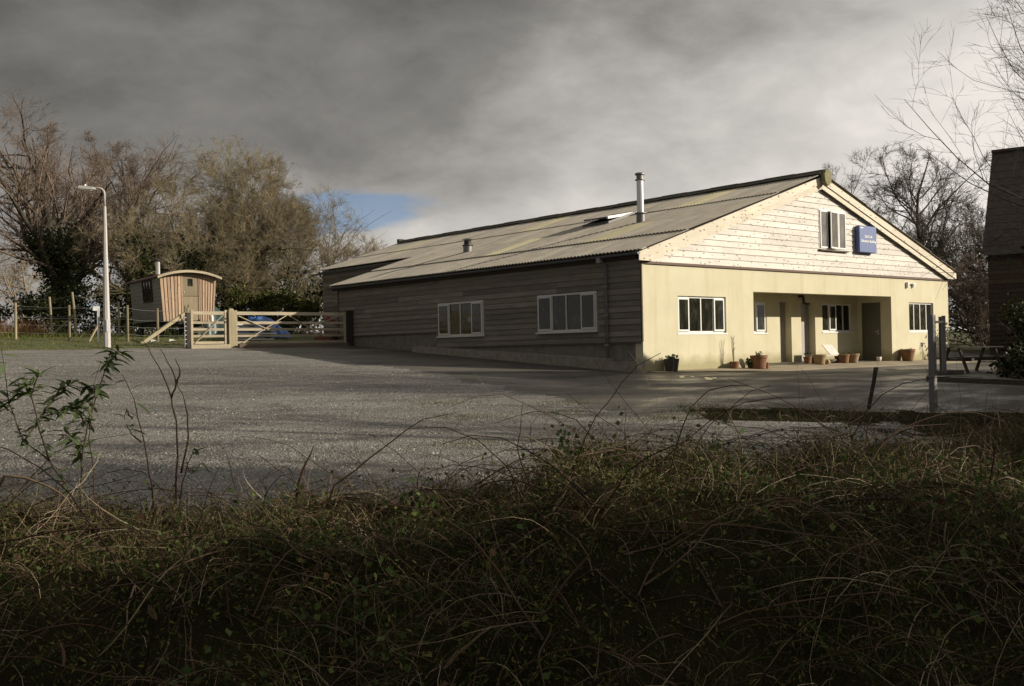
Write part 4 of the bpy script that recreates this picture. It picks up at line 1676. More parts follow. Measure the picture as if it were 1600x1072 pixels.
g = gate(-6.50, -5.18, 'small pale wooden hand gate with a single diagonal brace', [(0.12, 0.06, 1.20, 1.08)])
MB().box(1.25, 1.31, -0.05, -0.036, 0.78, 0.83).build('latch', 'black_metal', g)
MB().box(1.27, 1.36, -0.06, 0.06, 0.90, 0.96).build('latch', 'black_metal', g)
GL = 4.22
gb = gate(-4.87, -0.34, 'wide five bar field gate between the square post and the barn wall', [(0.12, 1.02, 1.3, 0.52), (0.25, 0.06, 2.0, 1.05), (2.1, 1.05, 3.5, 0.30), (3.0, 0.62, 4.25, 1.05)])
# gate posts
m = MB()
m.box(-0.12, 0.12, -0.11, 0.11, -0.4, 1.28)
m.hexa([(-0.12, -0.11, 1.28), (0.12, -0.11, 1.28), (0.12, 0.11, 1.28), (-0.12, 0.11, 1.28), (-0.06, -0.06, 1.38), (0.06, -0.06, 1.38), (0.06, 0.06, 1.38), (-0.06, 0.06, 1.38)])
o = m.build('gate_post', 'fence_timber', None, bevel=0.008)
o.location = (-5.02, GY, gz(-5, GY))
tag(o, 'stout square gate post with a pointed top between the two gates', 'gate post')
o = MB().box(-0.06, 0.06, -0.06, 0.06, -0.4, 1.22).build('gate_post', 'dark_timber', None)
o.location = (-6.58, GY + 0.05, gz(-6.5, GY))
tag(o, 'slim dark hanging post at the left of the small gate', 'gate post')
o = MB().box(-0.13, 0.13, -0.13, 0.13, -0.4, 1.36).build('gate_post', 'dark_timber', None, bevel=0.01)
o.location = (-0.17, GY + 0.05, gz(-.1, GY))
tag(o, 'thick dark gate post standing against the side wall', 'gate post')
# sleepers under the gates
for (x0, x1, lab) in ((-6.62, -5.20, 'short timber sleeper on the ground under the small gate'), (-4.86, -0.42, 'long timber sleeper on the ground under the wide gate')):
    o = MB().box(0, x1 - x0, -0.08, 0.08, -0.12, 0.115).build('sleeper', 'gate_timber' if x0 < -6 else 'old_timber', None, bevel=0.01)
    o.location = (x0, GY - 0.25, gzl)
    tag(o, lab, 'sleeper')
# mesh roll by the left post
t = MB()
for k in range(7):
    t.box(-0.03, 0.03, -0.02, 0.02, 0.14 + k * 0.15, 0.165 + k * 0.15)
t.box(-0.035, -0.025, -0.02, 0.02, 0.0, 1.15)
o = t.build('chain', 'galvanised', None)
o.location = (-6.68, GY, gzl)
tag(o, 'hanging galvanised chain beside the small gate', 'chain')

# ------------------------------------------------------------------ behind the gates
t = empty('plank_stack', (-2.3, 18.3, gz(-2.3, 18.3)), 'stack of long pale planks seen through the wide gate', 'plank stack')
gp = random.Random(4)
for k in range(6):
    z = 0.06 + k * 0.115
    m = MB()
    m.box(-1.25 + gp.uniform(-.08, .08), 0.62 + gp.uniform(-.1, .1), -0.25, 0.25 + gp.uniform(-.03, .03), z, z + 0.05)
    m.build('plank', 'bright_planks', t)
    if k < 5:
        for x in (-1.0, -0.3, 0.4):
            MB().box(x - 0.03, x + 0.03, -0.2, 0.2, z + 0.05, z + 0.115).build('spacer', 'dark_timber', t)


def tarp(name, cx_, cy_, lx_, ly_, h, mat, label, seed, peak=(0.0, 0.0)):
    n = 26
    g = np.random.default_rng(seed)
    ph = g.uniform(0, 6, 6)
    U, Vv = np.meshgrid(np.linspace(-1, 1, n), np.linspace(-1, 1, n), indexing='ij')
    rr = np.maximum(np.abs(U) ** 2.2, np.abs(Vv) ** 2.2)
    dome = (1 - rr) ** 0.62
    Z = h * dome * (1 - 0.35 * (U - peak[0])) + 0.05 * np.sin(U * 9 + ph[0] + 2 * np.sin(Vv * 5 + ph[1])) * dome + 0.035 * np.sin(Vv * 13 + U * 6 + ph[2]) * dome
    X = U * lx_ * (1 + 0.06 * np.sin(Vv * 7 + ph[3]))
    Y = Vv * ly_ * (1 + 0.08 * np.sin(U * 8 + ph[4]))
    V = np.stack([X, Y, Z], -1).reshape(-1, 3)
    i = np.arange(n * n).reshape(n, n)
    q = np.stack([i[:-1, :-1], i[1:, :-1], i[1:, 1:], i[:-1, 1:]], -1).reshape(-1, 4)
    o = link(name, fast_mesh(name, V, q, True), mat)
    o.location = (cx_, cy_, gz(cx_, cy_) - 0.02)
    tag(o, label, 'tarpaulin')
    return o


tarp('tarpaulin', -0.6, 21.2, 0.9, 0.8, 0.85, 'tarp_blue', 'shiny blue tarpaulin over a heap behind the wide gate', 3, (0, 0))
tarp('tarpaulin', -2.1, 23.4, 1.0, 1.0, 1.15, 'tarp_green', 'dark green tarpaulin hump behind the square gate post', 8, (0.6, 0))
t = empty('brick_stack', (0.35, 17.6, gz(0.35, 17.6)), 'low stack of red bricks behind the wide gate', 'brick stack')
bk = None
for r_ in range(4):
    for c_i in range(5):
        if bk is None:
            bk = MB().box(-0.106, 0.106, -0.05, 0.05, 0, 0.064).build('brick', 'brick_red', t)
            o = bk
        else:
            o = bk.copy()
            COL.objects.link(o)
        o.location = (-0.45 + c_i * 0.222 + gp.uniform(-.006, .006), gp.uniform(-.01, .01), 0.02 + r_ * 0.068)
t = empty('trough', (1.35, 17.3, gz(1.35, 17.3)), 'dark green trough lying behind the right end of the wide gate', 'trough')
m = MB()
m.add([(-0.62, -0.2, 0), (0.62, -0.2, 0), (0.62, 0.2, 0), (-0.62, 0.2, 0), (-0.78, -0.28, 0.26), (0.78, -0.28, 0.26), (0.78, 0.28, 0.26), (-0.78, 0.28, 0.26),
       (-0.73, -0.24, 0.26), (0.73, -0.24, 0.26), (0.73, 0.24, 0.26), (-0.73, 0.24, 0.26), (-0.58, -0.17, 0.04), (0.58, -0.17, 0.04), (0.58, 0.17, 0.04), (-0.58, 0.17, 0.04)],
      [(3, 2, 1, 0), (0, 1, 5, 4), (1, 2, 6, 5), (2, 3, 7, 6), (3, 0, 4, 7), (4, 5, 9, 8), (5, 6, 10, 9), (6, 7, 11, 10), (7, 4, 8, 11), (8, 9, 13, 12), (9, 10, 14, 13), (10, 11, 15, 14), (11, 8, 12, 15), (12, 13, 14, 15)])
m.build('body', 'skip_green', t)
MB().box(-0.6, 0.6, -0.30, -0.282, 0.20, 0.24).build('rim', 'skip_green', t)
m = MB()
m.beam((-0.9, 0, 0.95), (0.75, 0, 0.12), 0.10, 0.14)
o = m.build('timber_beam', 'red_paint', None)
o.location = (1.35, 17.75, gz(1.35, 17.75))
tag(o, 'reddish timber beam propped slanting behind the wide gate', 'beam')
t = empty('red_crate', (2.35, 17.2, gz(2.35, 17.2)), 'small red crate with a pale top edge by the rear door', 'crate')
MB().box(-0.25, 0.25, -0.18, 0.18, 0.0, 0.24).build('body', 'red_paint', t)
MB().box(-0.27, 0.27, -0.20, 0.20, 0.241, 0.28).build('rim', 'pale_paint', t)
o = MB().lathe([(0, 0), (0.05, 0), (0.055, 0.16), (0.03, 0.19), (0.02, 0.22), (0, 0.22)], (0, 0, 0), 12).build('bottle', 'white_plastic', None)
o.location = (-5.72, GY + 0.0, gzl + 0.10 + 0.827)
tag(o, 'white plastic bottle standing on a bar of the small gate', 'bottle')

# ------------------------------------------------------------------ shepherd's hut on wheels
a = R(-5)
hx, hy = -4.62, 22.1
hz = gz(hx + 1, hy + 2)
hut = empty('shepherd_hut', (hx, hy, hz), 'wooden shepherd hut on wheels with curved roof and striped plank front', 'hut', rz=a)
HW, HL, Z0, Z1 = 2.12, 4.4, 0.66, 2.46
TP = 0.13                                                     # the sides lean outwards towards the eaves
m = MB()
m.hexa([(0.03, 0.03, Z0), (HW - 0.03, 0.03, Z0), (HW - 0.03, HL, Z0), (0.03, HL, Z0), (-TP + .03, 0.03, Z1), (HW + TP - .03, 0.03, Z1), (HW + TP - .03, HL, Z1), (-TP + .03, HL, Z1)])
n = 12
arc = []
for k in range(n + 1):
    u = -1 + 2 * k / n
    arc.append((HW / 2 + u * (HW / 2 + TP - 0.03), 0.03, Z1 + 0.20 * (1 - u * u)))
m.prism(arc, (0, HL - 0.03, 0))
fix_normals(m.build('body', 'hut_grey', hut))
# grey side boards
for k in range(11):
    z = Z0 + k * (Z1 - Z0) / 11
    z2 = z + (Z1 - Z0) / 11 - 0.004
    f0, f1 = -TP * (z - Z0) / (Z1 - Z0), -TP * (z2 - Z0) / (Z1 - Z0)
    m = MB()
    m.hexa([(f0 - 0.005, 0.03, z), (f0 + 0.02, 0.03, z), (f0 + 0.02, HL, z), (f0 - 0.005, HL, z), (f1 + 0.006, 0.03, z2), (f1 + 0.02, 0.03, z2), (f1 + 0.02, HL, z2), (f1 + 0.006, HL, z2)])
    fix_normals(m.build('side_board', 'hut_grey', hut))
# front planks with dark gaps, door between
def top_z(x):
    u = (x - HW / 2) / (HW / 2 + TP)
    return Z1 + 0.20 * (1 - u * u) - 0.01


DX0, DX1 = 0.80, 1.47
def front_plank(b0, b1, t0, t1):
    m = MB()
    m.hexa([(b0, -0.02, Z0 - 0.04), (b1, -0.02, Z0 - 0.04), (b1, 0.028, Z0 - 0.04), (b0, 0.028, Z0 - 0.04), (t0, -0.02, top_z(t0)), (t1, -0.02, top_z(t1)), (t1, 0.028, top_z(t1)), (t0, 0.028, top_z(t0))])
    fix_normals(m.build('front_plank', 'hut_planks', hut))


for (b0, b1, t0, t1) in ((0.0, DX0 - 0.05, -TP, DX0 - 0.05), (DX1 + 0.05, HW, DX1 + 0.05, HW + TP)):
    for k in range(6):
        g0, g1 = k / 6, (k + 1) / 6
        gp_ = 0.018
        front_plank(b0 + (b1 - b0) * g0 + gp_, b0 + (b1 - b0) * g1 - gp_, t0 + (t1 - t0) * g0 + gp_, t0 + (t1 - t0) * g1 - gp_)
for x in (DX0 - 0.045, DX1 + 0.0):
    MB().box(x, x + 0.045, -0.035, 0.028, Z0 - 0.04, top_z(x) - 0.02).build('door_post', 'hut_planks', hut)
MB().box(DX0, DX1, -0.01, 0.028, Z0 - 0.02, Z0 + 0.98).build('lower_door', 'hut_door_wood', hut)
ud = MB()
ud.box(DX0, DX1, -0.01, 0.028, Z0 + 1.0, Z0 + 1.40)
ud.box(DX0, DX0 + 0.22, -0.01, 0.028, Z0 + 1.40, Z0 + 1.72)
ud.box(DX0 + 0.44, DX1, -0.01, 0.028, Z0 + 1.40, Z0 + 1.72)
ud.box(DX0, DX1, -0.01, 0.028, Z0 + 1.72, Z0 + 1.95)
ud = ud.build('upper_door', 'hut_door_wood', hut)
MB().box(DX0 + 0.221, DX0 + 0.439, 0.005, 0.015, Z0 + 1.401, Z0 + 1.719).build('pane', 'window_glass', ud)
MB().box(DX0 + 0.05, DX0 + 0.10, -0.03, -0.011, Z0 + 1.14, Z0 + 1.19).build('door_handle', 'galvanised', ud)
# barred window on the grey side
xo = -TP * (1.35) / (Z1 - Z0)
wf = MB()
Bw = ((-0.075, 2.35, Z0 + 0.82), (0, -1, 0), (-TP / (Z1 - Z0), 0, 1), (-1, 0, -TP / (Z1 - Z0)))
wf.bbox(Bw, 0, 1.25, 0, 0.06, 0, 0.05)
wf.bbox(Bw, 0, 1.25, 0.84, 0.90, 0, 0.05)
for q in (0.0, 0.39, 0.79, 1.19):
    wf.bbox(Bw, q, q + 0.06, 0.06, 0.84, 0, 0.05)
wf = fix_normals(wf.build('window', 'dark_timber', hut))
wp = MB()
wp.bbox(Bw, 0.06, 1.19, 0.06, 0.84, 0.0, 0.02)
fix_normals(wp.build('pane', 'window_glass', wf))
# curved roof
out, inn = [], []
for k in range(17):
    u = -1 + 2 * k / 16
    x = HW / 2 + u * (HW / 2 + TP + 0.14)
    z = Z1 - 0.05 + 0.27 * (1 - u * u)
    out.append((x, -0.26, z + 0.05))
    inn.append((x, -0.26, z))
m = MB()
m.prism(out + inn[::-1], (0, HL + 0.46, 0))
fix_normals(m.build('roof', 'hut_roof', hut))
m = MB()
m.prism([(x, y - 0.03, z - 0.015) for x, y, z in out] + [(x, y - 0.03, z - 0.06) for x, y, z in inn[::-1]], (0, 0.028, 0))
fix_normals(m.build('roof_bow', 'gate_timber', hut))
m = MB()
m.lathe([(0, 2.60), (0.09, 2.60), (0.09, 3.12), (0, 3.12)], (0.12, 1.0, 0.0), 14)
ch = m.build('chimney', 'steel', hut)
m = MB()
m.lathe([(0, 3.16), (0.15, 3.16), (0.13, 3.20), (0, 3.24)], (0.12, 1.0, 0.0), 14)
m.tube([(0.05, 1.0, 3.10), (0.05, 1.0, 3.18)], 0.012, 6)
m.tube([(0.19, 1.0, 3.10), (0.19, 1.0, 3.18)], 0.012, 6)
m.build('chimney_cowl', 'black_metal', ch)
m = MB()
m.box(0.25, HW - 0.25, 0.1, HL - 0.1, Z0 - 0.16, Z0 - 0.01)
m.build('chassis', 'black_metal', hut)
for x in (0.12, HW - 0.12):
    for y in (0.75, HL - 0.75):
        w = MB().lathe([(0.0, -0.05), (0.26, -0.05), (0.30, -0.05), (0.30, 0.05), (0.26, 0.05), (0.0, 0.05)], (x, y, 0.28), 20, axis=0)
        wh = fix_normals(w.build('wheel', 'rubber', hut))
        fix_normals(MB().lathe([(0.0, -0.06), (0.07, -0.06), (0.07, 0.06), (0, 0.06)], (x, y, 0.28), 12, axis=0).build('hub', 'dull_steel', wh))
for k in range(3):
    MB().box(DX0 - 0.02, DX1 + 0.02, -0.75 + k * 0.25, -0.50 + k * 0.25, 0.12 + k * 0.19, 0.16 + k * 0.19).build('step', 'old_timber', hut)
for x in (DX0 - 0.02, DX1 + 0.02):
    m = MB()
    m.beam((x, -0.85, 0.0), (x, -0.02, Z0), 0.03, 0.10)
    m.build('stringer', 'old_timber', hut)

# ------------------------------------------------------------------ sign seen edge-on, stakes, picnic table, bed
sx, sy = -2.02, -9.30
t = empty('roadside_sign', (sx, sy, gz(sx, sy)), 'grey roadside sign seen almost edge-on from behind on its square post', 'sign')
MB().box(-0.055, 0.055, -0.055, 0.055, -0.4, 1.80).build('post', 'sign_post_grey', t)
d = np.array((0.86, 0.52, 0))                                    # nearly along the line from the lane
p = np.array((0.20, -0.16, 0))
m = MB()
B = (p + np.array((0, 0, 0.68)), d / np.linalg.norm(d), (0, 0, 1), (d[1], -d[0], 0))
m.bbox(B, 0.0, 0.78, 0.0, 1.10, -0.015, 0.015)
m.bbox(B, 0.0, 0.03, 0.0, 1.10, -0.055, -0.0155)
m.bbox(B, 0.75, 0.78, 0.0, 1.10, -0.055, -0.0155)
fix_normals(m.build('panel', 'sign_post_grey', t))
for z in (0.70, 1.66):
    m = MB()
    m.beam((0.0, -0.03, z), p + np.array((0.02, 0.0, z)), 0.03, 0.045)
    m.build('bracket', 'dull_steel', t)
t = empty('marker_stake', (-3.25, -8.72, gz(-3.25, -8.72)), 'pair of thin leaning wooden stakes at the edge of the grass', 'stake')
MB().beam((-0.16, 0.02, -0.2), (0.12, -0.05, 0.78), 0.05, 0.05).build('stake', 'dark_timber', t)
MB().beam((0.02, 0.10, -0.2), (0.14, 0.0, 0.77), 0.03, 0.03).build('stake', 'dark_timber', t)

px_, py_ = 10.35, -4.15
pt = empty('picnic_table', (px_, py_, gz(px_, py_)), 'dark wooden picnic table in the shade right of the building', 'picnic table', rz=R(-30))
zt = 0.74
for k in range(5):
    MB().box(-0.85, 0.85, -0.36 + k * 0.146, -0.36 + k * 0.146 + 0.136, zt, zt + 0.035).build('top_plank', 'dark_timber', pt)  # timber darkened to stand in for the shade at this corner
for y in (-0.78, 0.52):
    for k in range(2):
        MB().box(-0.85, 0.85, y + k * 0.135, y + k * 0.135 + 0.125, 0.42, 0.455).build('seat_plank', 'dark_timber', pt)
for x in (-0.6, 0.6):
    for s in (-1, 1):
        MB().beam((x, s * 0.68, -0.02), (x, s * 0.25, zt), 0.045, 0.10).build('leg', 'dark_timber', pt)
    MB().box(x + 0.024, x + 0.064, -0.78, 0.78, 0.34, 0.419).build('seat_bearer', 'dark_timber', pt)

# raised kerb round the planting bed at the right
kb = empty('kerb_edging', (5.35, -6.0, gz(5.35, -6.0)), 'low stone kerb round the planting bed at the right', 'kerb')
kp = [(5.0, -5.55), (5.6, -6.5), (6.2, -7.5), (6.8, -8.6)]
kk = [(5.0, -5.55), (6.3, -4.9), (7.6, -4.4), (8.8, -4.6)]
for line in (kp, kk):
    for (xa, ya), (xb, yb) in zip(line[:-1], line[1:]):
        m = MB()
        m.beam((xa - 5.35, ya + 6.0, gz(xa, ya) - gz(5.35, -6) + 0.02), (xb - 5.35, yb + 6.0, gz(xb, yb) - gz(5.35, -6) + 0.02), 0.14, 0.22)
        m.build('kerb_stone', 'kerb_stone', kb, bevel=0.012)

# ------------------------------------------------------------------ dark timber barn on the right
ba = R(15)
bx, by = 23.2, 1.2
barn = empty('timber_barn', (bx, by, -0.25), 'tall dark weatherboarded barn with steep slate roof at the right edge', 'barn', rz=ba)
BW, BLn, BE, BR = 5.6, 6.2, 5.0, 9.45                            # local: x across, -y along
MB().box(0.04, BW, -BLn, 0, 0, BE).build('wall', 'dark_timber', barn)
k = 0
z = 0.35
while z < BE - 0.1:
    for (s, e) in lengths(-BLn, 0.0, 2.0, 4.2):
        m = MB()
        m.hexa([(-0.005, s + .003, z), (0.03, s + .003, z), (0.03, e - .003, z), (-0.005, e - .003, z), (0.02, s + .003, z + 0.21), (0.03, s + .003, z + 0.21), (0.03, e - .003, z + 0.21), (0.02, e - .003, z + 0.21)])
        fix_normals(m.build('weatherboard', 'barn_boards', barn))
    z += 0.2
MB().box(-0.06, 0.035, -BLn, 0.0, 0.0, 0.34).build('plinth', 'kerb_stone', barn)
m = MB()
m.prism([(0.04, 0, BE), (BW, 0, BE), (BW / 2, 0, BR - 0.1)], (0, -0.2, 0))
m.prism([(0.04, -BLn + 0.2, BE), (BW, -BLn + 0.2, BE), (BW / 2, -BLn + 0.2, BR - 0.1)], (0, -0.2, 0))
fix_normals(m.build('gable', 'dark_timber', barn))
kb_ = (BR - BE) / (BW / 2)
rows = 14
hyp = math.hypot(BW / 2 + 0.25, (BW / 2 + 0.25) * kb_)
for side in (0, 1):
    for r_ in range(rows):
        s0, s1 = r_ / rows, (r_ + 1.25) / rows
        s1 = min(s1, 1.0)
        pts = []
        for s, lift in ((s0, 0.05), (s1, 0.015)):
            x = -0.25 + (BW / 2 + 0.25) * s
            zz = BE - 0.25 * kb_ + (BW / 2 + 0.25) * s * kb_ + lift
            pts.append((x if side == 0 else BW - x, zz))
        m = MB()
        m.prism([(pts[0][0], 0.18, pts[0][1]), (pts[1][0], 0.18, pts[1][1]), (pts[1][0], 0.18, pts[1][1] - 0.03), (pts[0][0], 0.18, pts[0][1] - 0.03)], (0, -BLn - 0.36, 0))
        fix_normals(m.build('slate_course', 'slate', barn))
MB().beam((BW / 2, 0.2, BR + 0.03), (BW / 2, -BLn - 0.2, BR + 0.03), 0.28, 0.12).build('ridge', 'slate', barn)
MB().box(-0.32, -0.2, -BLn, 0.1, BE - 0.42, BE - 0.30).build('gutter', 'gutter_plastic', barn)

# unseen shed added out of frame on the right; its roof shades the near yard
cs = empty('yard_shade_shed', (14.05, -13.2, gz(14.05, -13.2)), 'long dark unseen shed with pitched roof, added on the right to shade the yard', 'shed', rz=math.atan2(-7.2, 15.5))
CH = 7.55
MB().box(-8.4, 8.4, -2.0, 2.0, -0.5, CH - 2.0).build('wall', 'dark_timber', cs)
m = MB()
m.prism([(-8.6, -2.3, CH - 2.2), (-8.6, 2.3, CH - 2.2), (-8.6, 0, CH)], (17.2, 0, 0))
fix_normals(m.build('roof', 'slate', cs))

# ------------------------------------------------------------------ trees


class Tree:
    """grows limbs level by level as arrays of polylines"""

    def __init__(self, seed):
        self.g = np.random.default_rng(seed)

    def paths(self, P0, D, L, r0, r1, K, wig, trop, grav=None):
        N = len(P0)
        pts = np.zeros((N, K + 1, 3))
        pts[:, 0] = P0
        d = unit(D.copy())
        trop = np.array(trop, float)
        for k in range(K):
            d = unit(d + self.g.normal(size=(N, 3)) * wig + trop)
            pts[:, k + 1] = pts[:, k] + d * (L / K)[:, None]
        t = np.linspace(0, 1, K + 1)[None]
        rad = r0[:, None] * (1 - t) + r1[:, None] * t
        return pts, rad

    def sprout(self, pts, rad, n, t0, t1, a0, a1, lr, plen, rr, fall=0.55):
        """choose n children per parent: start points, directions, lengths, radii"""
        N, K1, _ = pts.shape
        ip = np.repeat(np.arange(N), n)
        M_ = len(ip)
        t = self.g.uniform(t0, t1, M_)
        x = t * (K1 - 1)
        i = np.minimum(x.astype(int), K1 - 2)
        fr = (x - i)[:, None]
        p = pts[ip, i] * (1 - fr) + pts[ip, i + 1] * fr
        tan = unit(pts[ip, i + 1] - pts[ip, i])
        perp = unit(np.cross(tan, self.g.normal(size=(M_, 3))))
        a = self.g.uniform(a0, a1, M_)[:, None]
        d = tan * np.cos(a) + perp * np.sin(a)
        ln = plen[ip] * lr * (1 - fall * (t - t0) / max(t1 - t0, 1e-3)) * self.g.uniform(0.6, 1.25, M_)
        r = (rad[ip, i] * (1 - fr[:, 0]) + rad[ip, i + 1] * fr[:, 0]) * rr
        return p, d, ln, r


def make_tree(name, x, y, h, spread, seed, label, twig_mat, bark_mat='bark_dark', cat='tree', group=None, stems=1, levels=(9, 8, 7, 6),
              trunk_f=0.28, up=0.05, lean=(0, 0), twig_r=0.009, ivy=0, ivy_h=0.6, ivy_size=0.16, open_a=(0.5, 1.1), z=None, trunk_r=None, first_t=0.25, stem_spread=0.35, wig=0.13, rz=0.0, env=None):
    T_ = Tree(seed)
    g = T_.g
    z = gz(x, y) if z is None else z
    t = empty(name, (x, y, z), label, cat, group, rz)
    rt = trunk_r or h * 0.028
    # level 0: stems
    ang = g.uniform(0, 6.28, stems) if stems > 1 else np.zeros(1)
    D = np.stack([np.cos(ang) * stem_spread * (stems > 1) + lean[0], np.sin(ang) * stem_spread * (stems > 1) + lean[1], np.ones(stems)], -1)
    P0 = np.stack([np.cos(ang) * 0.3 * (stems > 1), np.sin(ang) * 0.3 * (stems > 1), np.full(stems, -0.3)], -1)
    L0 = np.full(stems, h * 0.86) * (g.uniform(0.75, 1.05, stems) if stems > 1 else 1.0)
    R0_ = np.full(stems, rt / (stems ** 0.5))
    p0, r0 = T_.paths(P0, D, L0, R0_, R0_ * 0.12, 10, wig * 0.55, (0, 0, 0.06))
    # level 1: limbs
    p, d, ln, r = T_.sprout(p0, r0, levels[0], first_t, 0.92, open_a[0], open_a[1], spread / h, L0 * 1.16, 0.62, 0.5)
    ln = np.clip(ln, 0.5, spread)
    p1, r1 = T_.paths(p, d, ln, np.minimum(r, rt * 0.5), np.maximum(r * 0.15, twig_r), 8, wig, (0, 0, up * 1.6))
    p, d, l2, r = T_.sprout(p1, r1, levels[1], 0.15, 0.97, 0.4, 1.0, 0.55, ln, 0.6)
    p2, r2 = T_.paths(p, d, l2, r, np.maximum(r * 0.25, twig_r), 5, wig * 1.25, (0, 0, up * 1.5))
    p, d, l3, r = T_.sprout(p2, r2, levels[2], 0.15, 1.0, 0.35, 0.95, 0.55, l2, 0.6)
    r = np.clip(r, twig_r, 0.03)
    l3 = np.maximum(l3, 0.35)
    p3, r3 = T_.paths(p, d, l3, r, np.full(len(r), twig_r * 0.8), 2, wig * 1.5, (0, 0, up))
    p, d, l4, r = T_.sprout(p3, r3, levels[3], 0.1, 1.0, 0.3, 0.9, 0.6, l3, 0.7)
    l4 = np.clip(l4, 0.30, 1.1)
    p4, r4 = T_.paths(p, d, l4, np.full(len(p), twig_r), np.full(len(p), twig_r * 0.5), 1, wig, (0, 0, up))
    if env:
        ex, ez, ec = env                                        # rounded outline of the crown, kept uneven
        def inside(P, q):
            e = P[:, -1]
            v_ = (e[:, 0] / ex) ** 2 + (e[:, 1] / ex) ** 2 + ((e[:, 2] - ec) / ez) ** 2
            return v_ < q + 0.13 * g.normal(size=len(P))
        m2, m3, m4 = inside(p2, 1.0), inside(p3, 1.05), inside(p4, 1.1)
        p2, r2, p3, r3, p4, r4 = p2[m2], r2[m2], p3[m3], r3[m3], p4[m4], r4[m4]
    a = tubes_arrays(p0, r0, 8)
    b = tubes_arrays(p1, r1, 6)
    v, f = join_arrays([a, b])
    link('trunk', fast_mesh('trunk', v, f, True), bark_mat, t)
    v, f = join_arrays([tubes_arrays(p2, r2, 4), tubes_arrays(p3, r3, 3), tubes_arrays(p4, r4, 3)])
    link('crown', fast_mesh('crown', v, f), twig_mat, t)
    if ivy:
        # ivy clothes the trunk and the lower limbs
        src = []
        for P, Rr, m_ in ((p0, r0, 0.6), (p1, r1, 0.4)):
            k1 = P.shape[1]
            for q in range(int(k1 * (ivy_h if m_ > 0.5 else 0.5))):
                src.append((P[:, q], Rr[:, q]))
        SP = np.concatenate([s[0] for s in src])
        SRr = np.concatenate([s[1] for s in src])
        ok = SP[:, 2] < h * ivy_h
        SP, SRr = SP[ok], SRr[ok]
        wgt = (SRr + 0.1)
        ii = g.choice(len(SP), ivy, p=wgt / wgt.sum())
        dirs = unit(g.normal(size=(ivy, 3)))
        q = SP[ii] + dirs * (SRr[ii][:, None] + np.abs(g.normal(size=(ivy, 1))) * 0.33) + g.normal(size=(ivy, 3)) * np.array([0.12, 0.12, 0.35])
        v, f = leaf_quads(g, q, ivy_size, 0.5)
        link('ivy', fast_mesh('ivy', v, f), 'ivy_leaf', t)
    return t


BGT = 'bare trees behind the yard'
make_tree('bare_tree', -3.6, 38.3, 13.0, 9.0, 11, 'big ivy-clad bare tree with wide reddish crown behind the wire fence at far left', 'twig_red', 'bark_dark', group=BGT,
          levels=(24, 11, 9, 7), ivy=10000, ivy_h=0.42, ivy_size=0.14, first_t=0.2, open_a=(0.45, 1.3), trunk_r=0.42, twig_r=0.006, lean=(-0.05, 0), up=0.03, env=(6.9, 5.9, 6.6))
make_tree('bare_tree', 2.0, 44.0, 13.0, 8.0, 12, 'dense reddish bare tree filling the gap behind the street lamp', 'twig_red', 'bark_dark', group=BGT,
          levels=(22, 10, 9, 6), ivy=3000, ivy_h=0.5, trunk_r=0.3, twig_r=0.007, first_t=0.08, open_a=(0.5, 1.3), up=0.02, env=(7.0, 6.2, 6.4))
make_tree('bare_tree', 2.7, 33.5, 10.4, 7.4, 13, 'broad round many-stemmed tree with olive twigs behind the shepherd hut', 'twig_olive', 'bark_grey', group=BGT,
          stems=9, levels=(12, 9, 8, 7), ivy=4000, ivy_h=0.45, open_a=(0.3, 1.05), first_t=0.15, up=0.015, twig_r=0.006, stem_spread=0.62, env=(5.6, 5.0, 5.7))
make_tree('bare_tree', 7.2, 33.2, 8.6, 5.8, 14, 'shorter many-stemmed olive tree against the rear of the building', 'twig_olive', 'bark_grey', group=BGT,
          stems=6, levels=(11, 8, 8, 5), open_a=(0.35, 1.1), first_t=0.1, up=0.01, ivy=2500, ivy_h=0.4, stem_spread=0.65, twig_r=0.006, env=(4.3, 4.3, 4.5))
make_tree('bare_tree', -0.3, 31.0, 7.6, 4.8, 15, 'low twiggy tree directly behind the hut roof', 'twig_olive', 'bark_dark', group=BGT,
          stems=6, levels=(10, 7, 7, 5), open_a=(0.4, 1.2), first_t=0.06, ivy=5500, ivy_h=0.6, stem_spread=0.6, twig_r=0.006, up=0.01)
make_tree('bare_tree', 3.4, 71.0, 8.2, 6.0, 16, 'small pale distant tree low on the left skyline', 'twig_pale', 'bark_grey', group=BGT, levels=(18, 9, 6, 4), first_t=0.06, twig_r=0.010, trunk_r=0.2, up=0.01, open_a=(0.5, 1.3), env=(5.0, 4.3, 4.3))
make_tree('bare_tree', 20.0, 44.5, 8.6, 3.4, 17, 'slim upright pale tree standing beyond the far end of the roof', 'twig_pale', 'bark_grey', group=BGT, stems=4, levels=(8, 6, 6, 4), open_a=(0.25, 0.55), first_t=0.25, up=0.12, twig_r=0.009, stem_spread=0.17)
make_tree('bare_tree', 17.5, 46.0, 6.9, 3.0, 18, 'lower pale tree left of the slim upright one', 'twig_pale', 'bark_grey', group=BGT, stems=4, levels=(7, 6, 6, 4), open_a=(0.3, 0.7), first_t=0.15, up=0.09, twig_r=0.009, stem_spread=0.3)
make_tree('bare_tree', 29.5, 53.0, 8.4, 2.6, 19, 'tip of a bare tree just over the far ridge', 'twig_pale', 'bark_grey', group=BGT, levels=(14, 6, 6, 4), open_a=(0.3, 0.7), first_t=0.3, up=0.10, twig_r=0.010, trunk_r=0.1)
make_tree('bare_tree', 38.2, 11.9, 13.2, 7.0, 20, 'tall dark bare tree rising right of the gable', 'twig_dark', 'bark_dark', group=BGT, levels=(17, 9, 8, 6), ivy=2500, ivy_h=0.5, first_t=0.15, trunk_r=0.24, twig_r=0.007, up=0.04, open_a=(0.45, 1.2))
